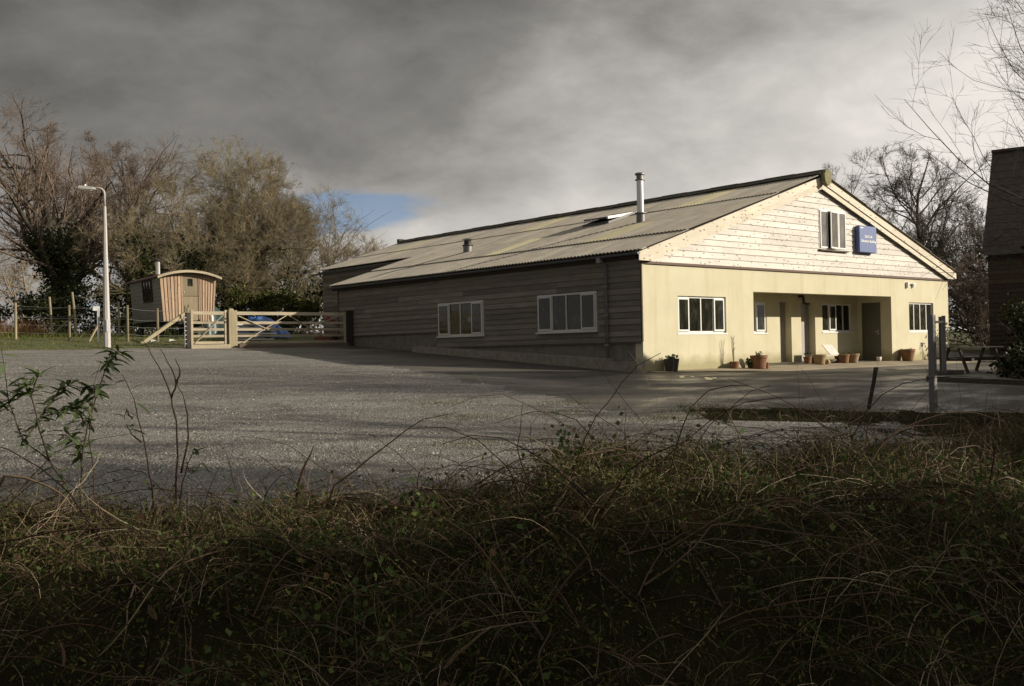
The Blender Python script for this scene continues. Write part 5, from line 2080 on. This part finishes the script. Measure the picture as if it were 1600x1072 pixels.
make_tree('bare_tree', 37.2, 17.5, 11.6, 6.4, 21, 'lower dark tree half hidden by the right slope of the roof', 'twig_dark', 'bark_dark', group=BGT, levels=(14, 9, 7, 5), first_t=0.15, trunk_r=0.2, twig_r=0.007, up=0.04, open_a=(0.45, 1.2))
make_tree('bare_tree', 35.0, 6.3, 8.8, 6.0, 22, 'bushy bare tree between the building and the dark barn', 'twig_dark', 'bark_dark', group=BGT, stems=5, levels=(10, 8, 8, 5), first_t=0.08, open_a=(0.4, 1.2), ivy=2500, ivy_h=0.6, stem_spread=0.5, twig_r=0.007, up=0.03)
make_tree('bare_tree', 31.0, 5.0, 5.2, 4.2, 23, 'low brown thicket behind the picnic table', 'twig_red', 'bark_dark', group=BGT, stems=7, levels=(8, 8, 6, 4), first_t=0.05, open_a=(0.4, 1.2), stem_spread=0.65, twig_r=0.007, up=0.02)
# tree leaning into the picture at the right edge
make_tree('bare_tree', 3.4, -11.8, 10.0, 6.8, 24, 'bare tree at the right edge whose long upturned branches reach into the sky', 'twig_dark', 'bark_dark', group='bare trees on the near right', levels=(84, 9, 6, 3), open_a=(0.9, 1.5), first_t=0.22, up=0.06, twig_r=0.003, trunk_r=0.075, wig=0.10)

# lower evergreen thickets and hedges behind the fence
def thicket(name, x, y, rx, ry, h, n, seed, label, mat='ivy_leaf', size=0.15, cat='shrub', group='shrubs behind the fence'):
    g = np.random.default_rng(seed)
    z = gz(x, y)
    t = empty(name, (x, y, z), label, cat, group)
    nc = max(10, int(n / 220))
    c = g.uniform(-1, 1, (nc, 3)) * np.array([rx * 0.85, ry * 0.85, 0]) + np.array([0, 0, 1]) * (g.uniform(0.08, 0.92, (nc, 1)) ** 0.8) * h
    keep = (c[:, 0] / rx) ** 2 + (c[:, 1] / ry) ** 2 + (c[:, 2] / h * 0.9) ** 3 < 1.2
    c = c[keep] if keep.sum() > 5 else c
    ii = g.integers(0, len(c), n)
    q = c[ii] + g.normal(size=(n, 3)) * np.array([0.36, 0.36, 0.26]) * (0.4 + 0.25 * h ** 0.5)
    q[:, 2] = np.abs(q[:, 2])
    v, f = leaf_quads(g, q, size, 0.42)
    link('foliage', fast_mesh('foliage', v, f), mat, t)
    ns = 40
    base = np.stack([g.uniform(-rx, rx, ns) * 0.7, g.uniform(-ry, ry, ns) * 0.7, np.full(ns, -0.1)], -1)
    T_ = Tree(seed + 1)
    P, Rr = T_.paths(base, np.stack([g.normal(size=ns) * .4, g.normal(size=ns) * .4, np.ones(ns)], -1), g.uniform(0.5, 1.05, ns) * h, np.full(ns, 0.02), np.full(ns, 0.006), 4, 0.15, (0, 0, 0.05))
    v, f = tubes_arrays(P, Rr, 4)
    link('stems', fast_mesh('stems', v, f), 'bark_dark', t)
    return t


for (x, y, rx, ry, h, n, lab, mat) in (
        (-8.5, 34.0, 2.6, 1.6, 1.9, 5200, 'dark evergreen shrub behind the far left fence posts', 'ivy_leaf'),
        (-4.9, 33.0, 2.2, 1.6, 2.5, 6000, 'dark ivy thicket at the foot of the big ivy-clad tree', 'ivy_leaf'),
        (-2.4, 30.5, 1.8, 1.4, 2.6, 5200, 'dark thicket behind the street lamp', 'ivy_leaf'),
        (-13.0, 36.0, 3.0, 1.8, 1.6, 4500, 'low green hedge at the left edge', 'ivy_leaf'),
        (2.6, 29.5, 1.6, 1.2, 2.4, 4200, 'brown-green thicket right of the hut', 'moss_leaf'),
        (5.2, 29.5, 1.8, 1.2, 2.2, 4200, 'brown-green thicket behind the wide gate', 'moss_leaf'),
        (8.2, 31.5, 1.8, 1.2, 2.8, 4200, 'tall ivy thicket close to the rear end wall', 'ivy_leaf'),
        (19.1, -2.5, 0.9, 0.8, 2.5, 2600, 'upright dark shrub added to shade the right-hand corner of the rendered front', 'ivy_leaf'),  # added for the shadow it throws on the foot of the wall
        (30.0, 1.8, 2.4, 1.6, 1.6, 4500, 'dark low shrub at the right behind the picnic table', 'ivy_leaf'),
        (11.6, -5.2, 0.8, 0.6, 0.6, 1500, 'small dark shrub in the planting bed by the picnic table', 'ivy_leaf'),
        (9.4, -6.2, 0.8, 0.7, 0.5, 1300, 'low ground cover plant inside the kerbed bed', 'ivy_leaf')):
    thicket('shrub', x, y, rx, ry, h, n, int(abs(x * 37 + y * 11)) + 1, lab, mat, 0.13)

# far wood on the skyline: reads as one mass
g = np.random.default_rng(77)
n = 500
ux = g.uniform(-140, 260, n)
fr_, rr_ = g.uniform(100, 150, n), ux
X, Y = from_fr(fr_, rr_ * 0.9 - 30)
P0 = np.stack([X, Y, np.full(n, 2.0)], -1)
T_ = Tree(78)
P1, R1 = T_.paths(P0, np.stack([g.normal(size=n) * .25, g.normal(size=n) * .25, np.ones(n)], -1), g.uniform(2.0, 4.6, n), np.full(n, 0.12), np.full(n, 0.04), 4, 0.12, (0, 0, 0.05))
p, d, l, r = T_.sprout(P1, R1, 7, 0.1, 1.0, 0.4, 1.1, 0.55, np.full(n, 4.0), 0.6)
P2, R2 = T_.paths(p, d, l, np.full(len(p), 0.05), np.full(len(p), 0.02), 2, 0.15, (0, 0, 0.1))
v, f = join_arrays([tubes_arrays(P1, R1, 3), tubes_arrays(P2, R2, 3)])
o = link('far_wood', fast_mesh('far_wood', v, f), 'twig_red')
o['kind'] = 'stuff'

# trees and hedge along the lane beyond the right of the picture (they shade the bank)
LN = 'trees along the lane'
k = 0
for (f_, r_, h, sp, lab, st) in ((2.0, 13.5, 11.5, 5.0, 'tall ivy-grown lane tree close to the camera side', 1), (5.6, 15.5, 12.0, 5.0, 'second ivy-grown lane tree beside the bank', 1),
                                 (-3.0, 14.5, 9.0, 4.2, 'ivy-grown lane tree behind the viewer', 1), (8.6, 16.0, 12.5, 6.0, 'tall ivy-grown lane tree opposite the near gravel', 1), (12.0, 16.5, 11.5, 6.0, 'tall bare lane tree before the added shed', 2), (17.6, 17.5, 7.5, 4.5, 'bare lane tree right beside the added shed', 2)):
    x, y = from_fr(f_, r_)
    make_tree('lane_tree', float(x), float(y), h, sp, 40 + k, lab, 'twig_dark', 'bark_dark', group=LN, levels=(11, 7, 5, 2), first_t=0.12, ivy=9000 if st == 1 else 1500, ivy_h=0.85 if st == 1 else 0.5, ivy_size=0.22, trunk_r=0.25, twig_r=0.014)
    k += 1
for (f_, r_) in ((0.5, 14.5), (3.6, 15.2), (-3.0, 12.0)):
    x, y = from_fr(f_, r_)
    thicket('lane_shrub', float(x), float(y), 2.2, 2.2, 3.2, 6000, 50 + k, ('dense lane shrub nearest the bank', 'dense lane shrub farther along the bank', 'dense lane shrub behind the viewer')[k % 3], 'ivy_leaf', 0.16, 'shrub', 'shrubs along the lane')
    k += 1

for (f_, r_, h, lab) in ((23.2, 14.3, 4.9, 'tall unseen evergreen shrub added for shade nearest the added shed'), (20.6, 14.0, 4.3, 'unseen evergreen shrub added for shade in the middle of the row'),
                         (18.0, 14.0, 3.7, 'lower unseen evergreen shrub added for shade towards the lane'), (15.2, 14.2, 3.9, 'unseen evergreen shrub added for shade at the lane end of the row')):
    x, y = from_fr(f_, r_)  # evergreens added out of frame, heights set by the yard shadow edge
    thicket('shade_shrub', float(x), float(y), 1.7, 1.7, h, 5200, 70 + k, lab, 'ivy_leaf', 0.24, 'shrub', 'unseen shrubs added to shade the yard')
    k += 1

# ------------------------------------------------------------------ grass and stones on the ground (stuff)
def blades(n, sampler, lmin, lmax, wmin, wmax, K, seed, droop, lean, name, mat, lift=0.0):
    g = np.random.default_rng(seed)
    X, Y = sampler(g, n)
    n = len(X)
    Z = ground_z(X, Y) + lift
    a = g.uniform(0, 6.28, n)
    ln = g.uniform(lmin, lmax, n) * g.uniform(0.6, 1.0, n)
    d = unit(np.stack([np.cos(a) * lean, np.sin(a) * lean, np.ones(n)], -1) + g.normal(size=(n, 3)) * 0.25)
    d[:, 2] = np.abs(d[:, 2])
    P = np.zeros((n, K + 1, 3))
    P[:, 0] = np.stack([X, Y, Z - 0.02], -1)
    dr = droop * g.uniform(0.3, 1.5, n)
    cv = g.normal(size=(n, 3)) * 0.16
    for k in range(K):
        P[:, k + 1] = P[:, k] + d * (ln / K)[:, None]
        d = unit(d + np.stack([np.zeros(n), np.zeros(n), -dr], -1) + cv + g.normal(size=(n, 3)) * 0.10)
        gzv = ground_z(P[:, k + 1, 0], P[:, k + 1, 1]) + 0.012
        P[:, k + 1, 2] = np.maximum(P[:, k + 1, 2], gzv)
    t = np.linspace(0, 1, K + 1)[None]
    Wd = g.uniform(wmin, wmax, n)[:, None] * (1 - t ** 1.5 * 0.85)
    side = unit(np.cross(unit(P[:, -1] - P[:, 0]), g.normal(size=(n, 3))))
    v, f = ribbons_arrays(P, Wd, side)
    o = link(name, fast_mesh(name, v, f), mat)
    o['kind'] = 'stuff'
    return o


def bank_sampler(f0, f1, r0, r1, clump=0.0):
    def s(g, n):
        m_ = int(n * 3)
        f_ = g.uniform(f0, f1, m_)
        r_ = g.uniform(r0, r1, m_)
        keep = np.abs(r_) < f_ * 0.62 + 0.8
        if clump:
            c = wob(f_ * 1.0, r_ * 1.0, 2.3, 1.1 + clump)
            keep &= c + g.normal(size=m_) * 0.35 > clump - 1
        x, y = from_fr(f_, r_)
        keep &= bank_weight(x, y) > 0.12
        return x[keep][:n], y[keep][:n]
    return s


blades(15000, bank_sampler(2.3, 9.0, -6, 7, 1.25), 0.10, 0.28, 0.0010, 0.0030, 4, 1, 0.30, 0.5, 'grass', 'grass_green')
blades(15000, bank_sampler(2.3, 9.0, -6, 8, 1.05), 0.14, 0.42, 0.0006, 0.0015, 5, 2, 0.32, 0.9, 'dead_grass', 'straw')
blades(800, bank_sampler(2.3, 7.6, -5, 7, 1.0), 0.35, 0.9, 0.0010, 0.0028, 8, 3, 0.13, 1.1, 'straw_stalks', 'pale_straw')
blades(5200, bank_sampler(5.0, 16.0, 1.5, 9), 0.10, 0.34, 0.0012, 0.003, 4, 4, 0.3, 0.8, 'dead_grass', 'straw')
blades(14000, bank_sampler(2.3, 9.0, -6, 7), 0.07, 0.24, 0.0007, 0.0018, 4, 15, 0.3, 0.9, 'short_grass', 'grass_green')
blades(11000, bank_sampler(2.3, 9.0, -6, 8, 0.9), 0.10, 0.30, 0.0006, 0.0014, 5, 16, 0.3, 0.9, 'dead_grass', 'straw')
blades(7500, bank_sampler(4.8, 7.2, -5, 6), 0.16, 0.48, 0.0007, 0.0018, 5, 5, 0.16, 0.5, 'crest_grass', 'straw')


# tangled mats of fallen straw: bundles of long stems lying the same way down the bank
def straw_mats(n_b, per, seed):
    g = np.random.default_rng(seed)
    bx_, by_ = bank_sampler(2.6, 6.6, -3.6, 4.6)(g, n_b)
    n = len(bx_) * per
    X = np.repeat(bx_, per) + g.normal(size=n) * 0.07
    Y = np.repeat(by_, per) + g.normal(size=n) * 0.07
    a = np.repeat(g.uniform(0, 6.28, len(bx_)), per) + g.normal(size=n) * 0.38
    ln = np.repeat(g.uniform(0.3, 0.8, len(bx_)), per) * g.uniform(0.5, 1.15, n)
    P = np.zeros((n, 9, 3))
    P[:, 0] = np.stack([X, Y, ground_z(X, Y) + g.uniform(0.0, 0.10, n)], -1)
    d = unit(np.stack([np.cos(a), np.sin(a), g.uniform(0.1, 0.9, n)], -1))
    cv = g.normal(size=(n, 3)) * 0.06
    for k in range(8):
        P[:, k + 1] = P[:, k] + d * (ln / 8)[:, None]
        d = unit(d + np.array([0, 0, -0.09]) + cv + g.normal(size=(n, 3)) * 0.16)
        P[:, k + 1, 2] = np.maximum(P[:, k + 1, 2], ground_z(P[:, k + 1, 0], P[:, k + 1, 1]) + 0.02)
    t = np.linspace(0, 1, 9)[None]
    Wd = g.uniform(0.0006, 0.0019, n)[:, None] * (1 - 0.6 * t)
    side = unit(np.cross(unit(P[:, -1] - P[:, 0]), g.normal(size=(n, 3))))
    v, f = ribbons_arrays(P, Wd, side)
    o = link('straw_mats', fast_mesh('straw_mats', v, f), 'pale_straw')
    o['kind'] = 'stuff'


straw_mats(100, 22, 61)

# leafy moss and ground ivy over the bank, in sprays and clumps
g = np.random.default_rng(9)
cxs, cys = bank_sampler(2.2, 8.6, -6, 7)(g, 5200)
ii = g.integers(0, len(cxs), 122000)
hgt = g.uniform(0.02, 0.24, len(cxs)) * g.uniform(0.3, 1.0, len(cxs))
wid = g.uniform(0.03, 0.12, len(cxs))
X = cxs[ii] + g.normal(size=len(ii)) * wid[ii]
Y = cys[ii] + g.normal(size=len(ii)) * wid[ii]
nn = len(X)
q = np.stack([X, Y, ground_z(X, Y) + np.abs(g.normal(size=nn)) * 0.015 + hgt[ii] * g.uniform(0, 1, nn)], -1)
v, f = leaf_quads(g, q, (0.013 + 0.014 * g.uniform(0, 1, len(cxs)))[ii][:, None], 0.17)
o = link('ground_ivy', fast_mesh('ground_ivy', v, f), 'moss_leaf')
o['kind'] = 'stuff'
# broader bramble and ivy leaves in sprays
cxs, cys = bank_sampler(2.3, 7.6, -5, 6, 1.0)(g, 260)
ii = g.integers(0, len(cxs), 5200)
X = cxs[ii] + g.normal(size=len(ii)) * 0.10
Y = cys[ii] + g.normal(size=len(ii)) * 0.10
q = np.stack([X, Y, ground_z(X, Y) + 0.03 + np.abs(g.normal(size=len(ii))) * 0.09], -1)
v, f = leaf_quads(g, q, 0.030, 0.40)
o = link('bramble_leaves', fast_mesh('bramble_leaves', v, f), 'bramble_leaf')
o['kind'] = 'stuff'
X, Y = bank_sampler(2.6, 8.0, -5, 7)(g, 160)
q = np.stack([X, Y, ground_z(X, Y) + 0.03 + np.abs(g.normal(size=len(X))) * 0.05], -1)
v, f = leaf_quads(g, q, 0.036, 0.42)
o = link('dead_leaves', fast_mesh('dead_leaves', v, f), 'dead_leaf')
o['kind'] = 'stuff'

# bramble stems arching through the bank
g = np.random.default_rng(21)
X, Y = bank_sampler(2.6, 7.6, -5.5, 7)(g, 1100)
n = len(X)
P0 = np.stack([X, Y, ground_z(X, Y) - 0.02], -1)
a = g.uniform(0, 6.28, n)
T_ = Tree(22)
P1, R1 = T_.paths(P0, np.stack([np.cos(a), np.sin(a), g.uniform(0.3, 1.4, n)], -1), g.uniform(0.4, 1.1, n), g.uniform(0.002, 0.005, n), np.full(n, 0.0012), 7, 0.14, (0, 0, -0.17))
P1[:, :, 2] = np.maximum(P1[:, :, 2], ground_z(P1[:, :, 0], P1[:, :, 1]) + 0.005)
v, f = tubes_arrays(P1, R1, 4)
o = link('bramble_stems', fast_mesh('bramble_stems', v, f), 'bramble_stem')
o['kind'] = 'stuff'

# loose stones on the near gravel
g = np.random.default_rng(31)
n = 66000
f_ = 6.0 + 22.0 * g.uniform(0, 1, n) ** 1.25
r_ = g.uniform(-1, 1, n) * (f_ * 0.53 + 0.5)
X, Y = from_fr(f_, r_)
lane_ = X + 0.55 * np.maximum(0, 3.0 - Y) * 0.45
keep = (bank_weight(X, Y) < 0.16) & (Y < 15.0) & ((lane_ < -5.4) | (f_ < 17)) & ~((r_ > 6.0) & (f_ < 19))
X, Y, f_ = X[keep], Y[keep], f_[keep]
n = len(X)
sz = g.uniform(0.007, 0.017, n) * (1 + 0.6 * (g.uniform(0, 1, n) > 0.93))
base = np.array([[1, 0, -0.4], [-1, 0, -0.4], [0, 1, -0.4], [0, -1, -0.4], [0, 0, 1]], float)
tri = np.array([[0, 2, 4], [2, 1, 4], [1, 3, 4], [3, 0, 4]])
aa = g.uniform(0, 6.28, n)
ca, sa_ = np.cos(aa), np.sin(aa)
sc3 = np.stack([g.uniform(0.7, 1.4, n), g.uniform(0.6, 1.1, n), g.uniform(0.35, 0.8, n)], -1) * sz[:, None]
q = base[None] * sc3[:, None, :] + g.normal(size=(n, 5, 3)) * 0.16 * sz[:, None, None]
qx = q[..., 0] * ca[:, None] - q[..., 1] * sa_[:, None]
qy = q[..., 0] * sa_[:, None] + q[..., 1] * ca[:, None]
V = np.stack([qx + X[:, None], qy + Y[:, None], q[..., 2] + (ground_z(X, Y) + sz * 0.25)[:, None]], -1).reshape(-1, 3)
Fq = (tri[None] + (np.arange(n) * 5)[:, None, None]).reshape(-1, 3)
o = link('gravel_stones', fast_mesh('gravel_stones', V, Fq), 'gravel_stone')
o['kind'] = 'stuff'


# grass verge at the far side of the yard, bracken, verge on the right
def rect_sampler(x0, x1, y0, y1):
    def s(g, n):
        return g.uniform(x0, x1, n), g.uniform(y0, y1, n)
    return s


blades(9500, rect_sampler(-24, -0.5, 15.2, 23.0), 0.05, 0.16, 0.004, 0.010, 3, 6, 0.25, 0.5, 'verge_grass', 'verge_grass')
blades(7000, rect_sampler(-22, 8, 22.0, 33.0), 0.15, 0.5, 0.006, 0.014, 3, 7, 0.25, 0.4, 'rough_grass', 'verge_grass')
blades(5500, rect_sampler(-18, -6.5, 29.5, 35.0), 0.5, 1.35, 0.006, 0.013, 4, 8, 0.12, 0.25, 'dead_bracken', 'dead_bracken')


def vr(g, n):
    m_ = n * 2
    f_ = g.uniform(9, 19.2, m_)
    r_ = g.uniform(3.0, 11, m_)
    keep = (r_ < f_ * 0.56) & ((f_ > 17.1) | (r_ > 6.2))
    x, y = from_fr(f_, r_)
    return x[keep][:n], y[keep][:n]


blades(8000, vr, 0.04, 0.14, 0.003, 0.006, 3, 12, 0.3, 0.7, 'verge_grass', 'grass_green')  # dark grass colour stands in for shade on the right verge


def tufts(g, n):
    c = [(-8.9, -6.3), (-7.6, -5.2), (-9.8, -4.0), (-6.9, -7.4), (-10.8, -6.0), (-12.6, -8.4), (-8.2, -7.8)]
    i = g.integers(0, len(c), n)
    c = np.array(c)[i]
    return c[:, 0] + g.normal(size=n) * 0.42, c[:, 1] + g.normal(size=n) * 0.26


blades(2600, tufts, 0.02, 0.07, 0.003, 0.006, 2, 17, 0.3, 0.8, 'weeds', 'verge_grass')
blades(2500, vr, 0.15, 0.55, 0.002, 0.004, 5, 13, 0.25, 0.8, 'dead_grass', 'straw')

# ------------------------------------------------------------------ single plants that stand out on the bank
def at(px, py, f):
    """a point seen at that place in the photograph, f metres ahead (used to measure positions)"""
    d = FW + RT * (px - 800) / F_PX - UP * (py - 536) / F_PX
    return CAM + d * f


leaf_me = None


def leaf_mesh():
    global leaf_me
    if leaf_me is None:
        v, f = [], []
        n = 5
        for i in range(n + 1):
            t = i / n
            w = 0.125 * math.sin(math.pi * min(1, t * 0.93 + 0.05)) ** 0.8
            zz = -0.22 * t * t
            v += [(t, -w, zz + 0.25 * w), (t, 0, zz), (t, w, zz + 0.25 * w)]
        for i in range(n):
            b = i * 3
            f += [(b, b + 1, b + 4, b + 3), (b + 1, b + 2, b + 5, b + 4)]
        leaf_me = bpy.data.meshes.new('leaf')
        leaf_me.from_pydata(v, [], f)
        leaf_me.polygons.foreach_set('use_smooth', [True] * len(f))
        leaf_me.materials.append(MT['shrub_leaf'])
    return leaf_me


def plant(name, label, stems, seed, leaf_from=0.35, nleaf=0, size=(0.06, 0.12), stem_r=0.006, mat='bark_dark', cat='shrub', group=None):
    """stems: lists of (px, py, f) positions measured in the photograph, from the root upwards"""
    g = random.Random(seed)
    root = at(*stems[0][0])
    t = empty(name, tuple(root), label, cat, group)
    for st in stems:
        pts = [np.array(at(*s)) - root for s in st]
        fine = []
        for i in range(len(pts) - 1):
            for k in range(3):
                fine.append(pts[i] * (1 - k / 3) + pts[i + 1] * k / 3 + np.array([g.uniform(-1, 1) for _ in range(3)]) * 0.004)
        fine.append(pts[-1])
        if st is stems[0] or st[0] == stems[0][0]:
            fine[0] = fine[0] - np.array((0, 0, 0.12))
        rr = [stem_r * (1 - 0.7 * i / (len(fine) - 1)) for i in range(len(fine))]
        MB().tube(fine, rr, 6).build('stem', mat, t, True)
        if nleaf:
            for k in range(nleaf):
                u = leaf_from + (1 - leaf_from) * (k + g.random()) / nleaf
                x = u * (len(fine) - 1)
                i = min(int(x), len(fine) - 2)
                p = fine[i] * (1 - (x - i)) + fine[i + 1] * (x - i)
                o = bpy.data.objects.new('leaf', leaf_mesh())
                COL.objects.link(o)
                o.parent = t
                s = g.uniform(*size)
                o.location = p
                o.scale = (s, s, s)
                o.rotation_euler = (g.uniform(-0.5, 0.5), g.uniform(-0.75, 0.55), g.uniform(0, 6.28))
    return t


SG = 'leafy shoots on the bank at the left'
plant('leafy_shrub', 'leafy green shrub at the left edge of the picture rising above the bank',
      [[(118, 775, 5.5), (78, 720, 5.5), (38, 690, 5.45), (14, 630, 5.4), (2, 545, 5.4)],
       [(38, 690, 5.45), (62, 655, 5.5), (100, 640, 5.55), (140, 628, 5.6)],
       [(78, 720, 5.5), (62, 670, 5.4), (48, 620, 5.35), (58, 590, 5.3), (72, 578, 5.3)],
       [(14, 630, 5.4), (34, 604, 5.4), (52, 600, 5.4)],
       [(14, 640, 5.4), (-8, 620, 5.5), (-20, 570, 5.5)],
       [(62, 655, 5.5), (92, 610, 5.6), (112, 600, 5.6)]], 3, 0.02, 36, (0.045, 0.115), 0.006, 'bark_dark', 'shrub', SG)
plant('leafy_shrub', 'upright leafy shoot standing left of the street lamp base',
      [[(126, 785, 5.6), (128, 720, 5.6), (136, 665, 5.6), (150, 618, 5.6), (163, 580, 5.6), (180, 528, 5.6)],
       [(136, 665, 5.6), (120, 640, 5.55), (112, 632, 5.55)],
       [(150, 618, 5.6), (140, 606, 5.6), (134, 604, 5.6)],
       [(128, 720, 5.6), (118, 690, 5.6), (100, 672, 5.6)],
       [(163, 580, 5.6), (176, 560, 5.6), (186, 548, 5.6)]], 4, 0.08, 36, (0.045, 0.115), 0.006, 'bark_dark', 'shrub', SG)
plant('leafy_shrub', 'thin shoot with a few leaves half way up, right of the lamp',
      [[(240, 780, 5.7), (231, 722, 5.7), (221, 670, 5.7), (208, 622, 5.7), (190, 584, 5.7)],
       [(208, 655, 5.7), (200, 645, 5.7), (197, 640, 5.7), (194, 655, 5.7)],
       [(221, 690, 5.7), (205, 678, 5.7), (198, 662, 5.7)]], 5, 0.7, 3, (0.07, 0.11), 0.005, 'bramble_stem', 'shrub', SG)
plant('bare_sapling', 'bare forked sapling with a few leaves near its foot in front of the small gate',
      [[(274, 775, 5.8), (277, 715, 5.8), (275, 660, 5.8), (268, 622, 5.8), (252, 580, 5.8), (236, 552, 5.8), (222, 530, 5.8)],
       [(268, 622, 5.8), (276, 600, 5.8), (268, 575, 5.8), (250, 545, 5.8)],
       [(282, 740, 5.8), (293, 690, 5.8), (294, 650, 5.8), (285, 615, 5.8), (273, 596, 5.8)],
       [(276, 600, 5.8), (281, 580, 5.8), (274, 560, 5.8)]], 6, 0.2, 0, stem_r=0.006, mat='bramble_stem', cat='sapling')
plant('leafy_shrub', 'small leafy sprig low down beside the forked sapling',
      [[(280, 765, 5.75), (292, 730, 5.75), (302, 705, 5.75), (308, 695, 5.75)], [(292, 730, 5.75), (300, 740, 5.75), (318, 720, 5.75)]], 8, 0.4, 6, (0.06, 0.12), 0.004, 'bramble_stem', 'shrub', SG)

DS = 'dead stalks standing on the bank'
for (lab, st, r_, mt) in (
        ('tall pale curved straw stalk right of the middle', [(1157, 745, 5.2), (1158, 700, 5.2), (1152, 670, 5.2), (1132, 635, 5.2)], 0.0055, 'straw'),
        ('short pale cut stalk right of the tall curved one', [(1212, 725, 5.3), (1213, 690, 5.3)], 0.006, 'straw'),
        ('thick broken grey stem leaning on the crest in the middle', [(905, 800, 5.0), (922, 760, 5.0), (941, 708, 5.0)], 0.012, 'bark_grey'),
        ('dark broken twig standing up left of the middle', [(462, 770, 5.4), (474, 735, 5.4), (490, 697, 5.4)], 0.010, 'bramble_stem'),
        ('long arching bramble over the gravel', [(505, 772, 5.3), (555, 735, 5.3), (610, 690, 5.3), (660, 655, 5.3), (718, 643, 5.3)], 0.005, 'bramble_stem'),
        ('pale broken branch lying low in the foreground', [(680, 1060, 3.4), (715, 1022, 3.4), (768, 980, 3.4)], 0.011, 'straw'),
        ('yellow dead stem curving across the left edge', [(-10, 740, 5.0), (40, 747, 5.0), (75, 760, 5.0), (98, 772, 5.0), (120, 800, 5.0)], 0.007, 'straw'),
        ('long pale stalk hanging down in the lower left', [(212, 900, 4.0), (200, 950, 3.8), (190, 1040, 3.6)], 0.005, 'straw'),
        ('pale bent stalk at the right of the bank', [(1395, 740, 4.9), (1385, 715, 4.9), (1410, 695, 4.9), (1428, 686, 4.9)], 0.007, 'straw'),
        ('thin upright dark stem near the wooden stakes', [(1348, 730, 5.0), (1352, 690, 5.0), (1362, 650, 5.0)], 0.005, 'bramble_stem')):
    plant('dead_stalk', lab, [st], len(lab), stem_r=r_, mat=mt, cat='stalk', group=DS)

# a few broad dead leaves caught on the bank
for i, (px, py, f_, s, lab) in enumerate(((357, 868, 4.3, 0.05, 'brown curled dead leaf left of the middle of the bank'), (98, 1040, 3.3, 0.075, 'large pale dead leaf in the bottom left corner'), (245, 968, 3.7, 0.045, 'small reddish dead leaf low on the left'), (1212, 1012, 3.5, 0.04, 'pale grey dead leaf low on the right'))):
    p = at(px, py, f_)
    o = bpy.data.objects.new('fallen_leaf', leaf_mesh().copy())
    o.data.materials.clear()
    o.data.materials.append(MT['dead_leaf'])
    COL.objects.link(o)
    o.location = p
    o.scale = (s * 1.3, s * 2.2, s * 1.6)
    o.rotation_euler = (0.4 + i, -0.9, 1.1 * i)
    tag(o, lab, 'dead leaf', 'fallen leaves on the bank')
